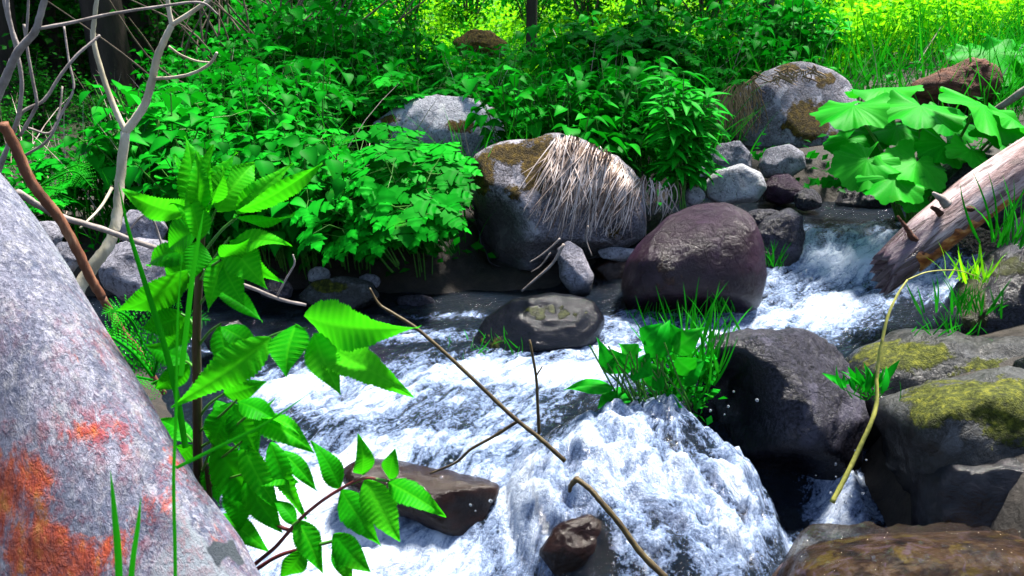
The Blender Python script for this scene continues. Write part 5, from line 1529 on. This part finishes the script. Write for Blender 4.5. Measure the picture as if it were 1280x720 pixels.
mb.many(BL[0], BL[1], np.stack([rs.uniform(-0.02, 0.13, n), rs.uniform(-0.03, 0.06, n), rs.uniform(0.02, 0.10, n)], 1), np.stack([rs.normal(0.1, 0.35, n), rs.normal(0, 0.25, n), np.ones(n)], 1), np.stack([rs.normal(0, .5, n), -np.ones(n), rs.normal(0, .2, n)], 1),
        0.15 * rs.uniform(0.5, 1.3, n), np.clip(rs.normal(0.6, 0.15, n), 0, 1), wide=np.full(n, 0.20))
mb.build('grass_blades', M['grassy'], root)
for k, (x0, y0, x1, y1, wpx, roll, ti) in enumerate([(770, 480, 706, 484, 26, 0.5, 0.6), (768, 470, 748, 424, 26, 0.2, 0.6), (785, 470, 765, 440, 40, -0.3, 0.7), (800, 455, 776, 430, 40, 0.4, 0.66), (812, 450, 840, 400, 44, 0.3, 0.62), (800, 430, 825, 404, 30, -0.4, 0.6),
        (835, 440, 880, 412, 40, 0.2, 0.55), (790, 490, 760, 500, 30, 0.4, 0.5), (830, 465, 800, 480, 40, -0.2, 0.5), (846, 450, 872, 470, 34, 0.4, 0.5), (790, 450, 815, 470, 40, 0.2, 0.58), (850, 430, 842, 408, 26, 0.4, 0.6), (770, 490, 745, 520, 26, 0.2, 0.35), (800, 500, 790, 525, 22, 0.2, 0.3), (850, 480, 880, 450, 30, -0.3, 0.5), (820, 490, 850, 510, 26, 0.3, 0.4)]):
    b = MB(); leaf_mesh(b, c, np.array(P(x0, y0, 1.72 + 0.01 * (k % 4)) - c), np.array(P(x1, y1, 1.70 + 0.012 * (k % 5)) - c), wpx / F * 1.74, roll, 0.15, 0.2, 5, ti, 20, 5, 0.6, 0.05)
    b.build('leaf', M['lobed'] if k % 3 else M['butterbur'], root)
mb = MB()
for k in range(26):
    x0, y0 = rs.uniform(770, 860), rs.uniform(480, 520)
    mb.tube(catmull([np.array(P(x0 + 10, y0 + 20, 1.78) - c), np.array(P(x0, y0, 1.74) - c), np.array(P(x0 + rs.uniform(-40, 10), y0 - rs.uniform(20, 60), 1.72) - c)], 4), [0.003, 0.002], 5, cap=False)
mb.build('leaf_stalk', M['greenstem'], root)
mb = MB(); n = 420
mb.many(OVS[0], OVS[1], np.stack([rs.uniform(-0.06, 0.12, n), rs.uniform(-0.05, 0.08, n), rs.uniform(-0.02, 0.13, n)], 1), rs.normal(0, 1, (n, 3)), rs.normal(0, .5, (n, 3)) + (0, -0.3, 1), rs.uniform(0.015, 0.03, n), np.clip(rs.normal(0.5, 0.2, n), 0, 1))
mb.build('foliage', M['lobed'], root)

for (px, py, Y, n, h, mat, lab, sp, rd) in [
    (870, 420, 2.05, 8, 0.16, 'grassy', 'few tall grass blades behind the leafy clump', 0.12, 0.02), (905, 430, 2.0, 9, 0.14, 'grassy', 'grass blades sprouting over the dark wet rock', 0.3, 0.03),
    (820, 396, 2.42, 30, 0.07, 'grassy', 'short grass at the foot of the dark purple boulder', 0.4, 0.05), (905, 385, 2.38, 16, 0.10, 'grassy', 'small grass tuft on the lower side of the purple boulder', 0.3, 0.02),
    (615, 432, 2.2, 40, 0.06, 'grassy', 'mossy green fringe of grass on the low awash rock', 0.6, 0.06), (1262, 300, 2.05, 40, 0.17, 'grassy', 'green grass tuft under the right end of the log', 0.35, 0.05),
    (1210, 385, 2.0, 45, 0.09, 'grassy', 'small grass tuft on the brown sloping bank rock', 0.4, 0.05), (1215, 345, 2.05, 30, 0.09, 'bright', 'yellowish grass tuft on the upper edge of the sloping rock', 0.5, 0.04),
    (1190, 410, 1.95, 30, 0.06, 'grassy', 'tiny grass tuft at the lower edge of the sloping rock', 0.5, 0.04), (1085, 490, 1.68, 24, 0.06, 'grassy', 'small leafy tuft at the foot of the yellow cane', 0.7, 0.03),
    (975, 330, 2.72, 14, 0.08, 'grassy', 'grass wisp on the speckled rock by the cascade', 0.3, 0.02)]:
    tuft('grass_tuft', (px, py, Y), n, h, mat, lab, px + py, sp, rd, 2.2 if h < 0.12 else 1.4)
tuft('leafy_sprig', (1080, 480, 1.66), 26, 0.055, 'lobed', 'green sprig of pointed leaves at the base of the yellow cane', 88, 0.9, 0.03, 1.0, 'plant', 0.6, T=LA)
tuft('leafy_sprig', (975, 195, 3.55), 70, 0.05, 'lobed', 'small round-leaved sprig below the moss patched boulder', 89, 0.9, 0.07, 1.0, 'plant', 0.5, T=OVS)
tuft('leafy_sprig', (1060, 230, 3.05), 60, 0.06, 'lobed', 'small-leaved sprig at the dark hollow by the cascade', 90, 0.9, 0.08, 1.0, 'plant', 0.4, T=OVS)
tuft('leafy_sprig', (450, 300, 2.78), 90, 0.05, 'herb', 'small-leaved sprig hanging at the dark undercut bank', 91, 0.9, 0.14, 1.0, 'plant', 0.5, T=OVS)

# lance-leaved plant between the boulders
for (px, py, Y, hpx, lab, sd0) in [(850, 245, 3.02, 150, 'bright lance-leaved plant standing between the boulders', 1), (868, 235, 3.1, 120, 'lance-leaved plant half behind the brightest one', 2), (838, 240, 3.25, 170, 'tall lance-leaved plant rising above the draped boulder', 3)]:
    c = P(px, py, Y)
    root = thing('lance_leaved_plant', c, lab, 'plant', 'lance-leaved plants between the boulders')
    rs = np.random.RandomState(200 + sd0)
    st, B, D_, Nn, Sc, Ti = MB(), [], [], [], [], []
    for k in range(5):
        tip = np.array(P(px + rs.uniform(-25, 28), py - hpx * rs.uniform(0.7, 1.05), Y + rs.uniform(-0.08, 0.08)) - c)
        path = catmull([np.array([rs.uniform(-.04, .04), 0, -0.05]), tip * (0.4, 0.4, 0.5), tip], 6)
        st.tube(path, [0.004, 0.002], 5, cap=False)
        for q in range(26):
            p = path[min(len(path) - 1, int((0.25 + 0.75 * q / 25) * (len(path) - 1)))]
            a = q * 2.4 + k
            B.append(p + rs.normal(0, 0.006, 3)); D_.append(unit([math.cos(a), math.sin(a), rs.uniform(-0.3, 0.6)])); Nn.append((0.1, -0.2, 1)); Sc.append(rs.uniform(0.08, 0.13)); Ti.append(np.clip(rs.normal(0.6, 0.15), 0, 1))
    st.build('stem', M['greenstem'], root)
    fo = MB(); fo.many(LA[0], LA[1], B, D_, Nn, Sc, Ti); fo.build('foliage', M['lobed'], root)

# ------------------------------------------------------------------ ferns on the near bank
def fern(base, fronds, label):
    c = P(*base)
    root = thing('fern', c, label, 'fern', 'ferns on the near bank')
    rs = np.random.RandomState(int(base[0]))
    for (pts, Y0, Y1, wpx) in fronds:
        n = len(pts)
        q = catmull([np.array(P(x, y, Y0 + (Y1 - Y0) * i / (n - 1)) - c) for i, (x, y) in enumerate(pts)], 10)
        fb = MB(); fb.tube(q, [0.0025, 0.001], 5, cap=False)
        B, D_, Nn, Sc, Ti = [], [], [], [], []
        nq = len(q)
        for i in range(2, nq, 2):
            t_ = i / (nq - 1)
            tg = unit(q[min(nq - 1, i + 1)] - q[i - 1])
            up = unit(np.array([0, -0.45, 1]) - tg * (np.array([0, -0.45, 1]) @ tg))
            sd2 = np.cross(tg, up)
            Lp = wpx / F * Y0 * (math.sin(math.pi * (0.15 + 0.85 * t_) ** 0.8) * 0.9 + 0.08)
            for s in (-1, 1):
                dd = unit(sd2 * s + tg * 0.35 - up * 0.25)
                m_ = 7
                for j in range(m_):      # each pinna is a row of little lobes
                    tt = (j + 0.6) / m_
                    for s2 in (-1, 1):
                        B.append(q[i] + dd * Lp * tt); D_.append(unit(tg * s2 + dd * 0.5)); Nn.append(up); Sc.append(Lp * 0.14 * (1.2 - 0.8 * tt)); Ti.append(np.clip(rs.normal(0.55, 0.12), 0, 1))
                B.append(q[i] + dd * Lp * 0.9); D_.append(dd); Nn.append(up); Sc.append(Lp * 0.12); Ti.append(0.6)
        fb.many(OVS[0], OVS[1], B, D_, Nn, Sc, Ti)
        fb.build('frond', M['fern'], root)
fern((30, 262, 1.75), [([(28, 262), (40, 240), (70, 222), (95, 215), (116, 235)], 1.75, 1.7, 42), ([(24, 262), (30, 246), (55, 236), (80, 238)], 1.75, 1.6, 36), ([(30, 260), (55, 230), (90, 208), (112, 210)], 1.8, 1.8, 32)], 'arching fern beside the lichen boulder, below the bare twigs')
fern((190, 470, 1.25), [([(190, 470), (165, 440), (135, 420), (118, 425)], 1.2, 1.15, 44), ([(190, 470), (170, 410), (150, 390), (128, 392)], 1.25, 1.2, 44), ([(192, 470), (205, 430), (235, 402), (262, 400)], 1.25, 1.25, 40), ([(192, 470), (190, 420), (205, 380), (225, 365)], 1.3, 1.35, 40), ([(190, 475), (160, 470), (140, 475)], 1.2, 1.1, 36), ([(190, 480), (210, 470), (240, 455)], 1.2, 1.15, 36)], 'low fern behind the tall grass blades, at the water')

# ------------------------------------------------------------------ drops thrown up by the water
def drops():
    rs = np.random.RandomState(3)
    bm = bmesh.new(); bmesh.ops.create_icosphere(bm, subdivisions=2, radius=1.0)
    tv = np.array([tuple(v.co) for v in bm.verts]); tf = [[v.index for v in f.verts] for f in bm.faces]; bm.free()
    mb = MB()
    B, Sc = [], []
    for (px, py, Y, n, sx, sy, r) in [(932, 495, 1.66, 8, 8, 12, 0.003), (700, 560, 1.55, 14, 40, 8, 0.002), (860, 514, 1.6, 24, 45, 5, 0.003), (1080, 590, 1.6, 10, 18, 14, 0.0022), (1055, 612, 1.62, 50, 12, 18, 0.003),
                                     (1040, 350, 2.7, 60, 50, 16, 0.005), (990, 380, 2.5, 60, 40, 12, 0.005), (620, 640, 1.5, 50, 30, 30, 0.003), (470, 470, 2.1, 30, 60, 12, 0.004)]:
        for k in range(n // 3):
            B.append(P(px + rs.normal(0, sx), py + rs.normal(0, sy), Y + rs.normal(0, 0.03))); Sc.append(r * rs.uniform(0.4, 1.5))
    B = np.array([tuple(b) for b in B])
    keep = [k for k in range(len(B)) if True]
    mb.many(tv, tf, B[keep], rs.normal(0, 1, (len(keep), 3)), rs.normal(0, 1, (len(keep), 3)) + (0, 0, 2), np.array(Sc)[keep], 0.5, wide=np.array(Sc)[keep] * 0.8)
    m, t = new_mat('water_drops')
    g = N(t, 'ShaderNodeBsdfGlass'); g.inputs['IOR'].default_value = 1.33; g.inputs['Roughness'].default_value = 0.02
    d_ = N(t, 'ShaderNodeBsdfDiffuse'); d_.inputs[0].default_value = (0.75, 0.82, 0.9, 1)
    mx = N(t, 'ShaderNodeMixShader'); mx.inputs[0].default_value = 0.15
    t.links.new(g.outputs[0], mx.inputs[1]); t.links.new(d_.outputs[0], mx.inputs[2]); finish(t, mx.outputs[0])
    tag(mb.build('splash_drops', m), kind='stuff')
drops()

def ledge_mat():
    m, t = new_mat('wet_ledge')
    mp = N(t, 'ShaderNodeMapping'); mp.inputs['Scale'].default_value = (0.8, 1.0, 1.0); t.links.new(objco(t), mp.inputs[0]); co = mp.outputs[0]
    c = ramp(t, noise(t, 26, 7, 0.68, co, 0.2), [(0.34, (0.006, 0.003, 0.003)), (0.45, (0.030, 0.015, 0.009)), (0.56, (0.075, 0.045, 0.020)), (0.70, (0.15, 0.12, 0.17))])
    c = mixc(t, ramp(t, noise(t, 22, 4, 0.6, co, 0.8), [(0.55, 0.0), (0.62, 0.8)]), c, (0.11, 0.085, 0.012))
    c = mixc(t, ramp(t, noise(t, 27, 4, 0.6, co, 1.2), [(0.57, 0.0), (0.64, 0.7)]), c, (0.11, 0.08, 0.14))
    p = N(t, 'ShaderNodeBsdfPrincipled'); t.links.new(c, p.inputs['Base Color'])
    p.inputs['Roughness'].default_value = 0.4; p.inputs['Specular IOR Level'].default_value = 0.05
    t.links.new(bump(t, noise(t, 40, 3, 0.5, co, 0.5), 0.6, 0.01), p.inputs['Normal'])
    finish(t, p.outputs[0])
    return m
ledge.data.materials[0] = ledge_mat()

# tangle of dead twigs under the forest edge
for (px, py, Y, lab) in [(300, 110, 5.4, 'tangle of dead brown twigs at the forest edge, behind the bare sapling'), (360, 80, 6.0, 'thin dead brush between the dark trunks and the green bank')]:
    c = P(px, py, Y); c.z = gz(c.x, c.y)
    rs = np.random.RandomState(px)
    b = MB()
    for k in range(26):
        a0 = np.array([rs.normal(0, 0.25), rs.normal(0, 0.2), 0.0]); a2 = a0 + np.array([rs.normal(0, 0.55), rs.normal(0, 0.3), rs.uniform(0.5, 1.5)])
        b.tube(catmull([a0, (a0 + a2) / 2 + rs.normal(0, 0.12, 3), a2], 5), [0.009, 0.003], 5, cap=False)
    tag(put(b, 'dead_brush', M['deadtwig'], c), lab, 'brush')
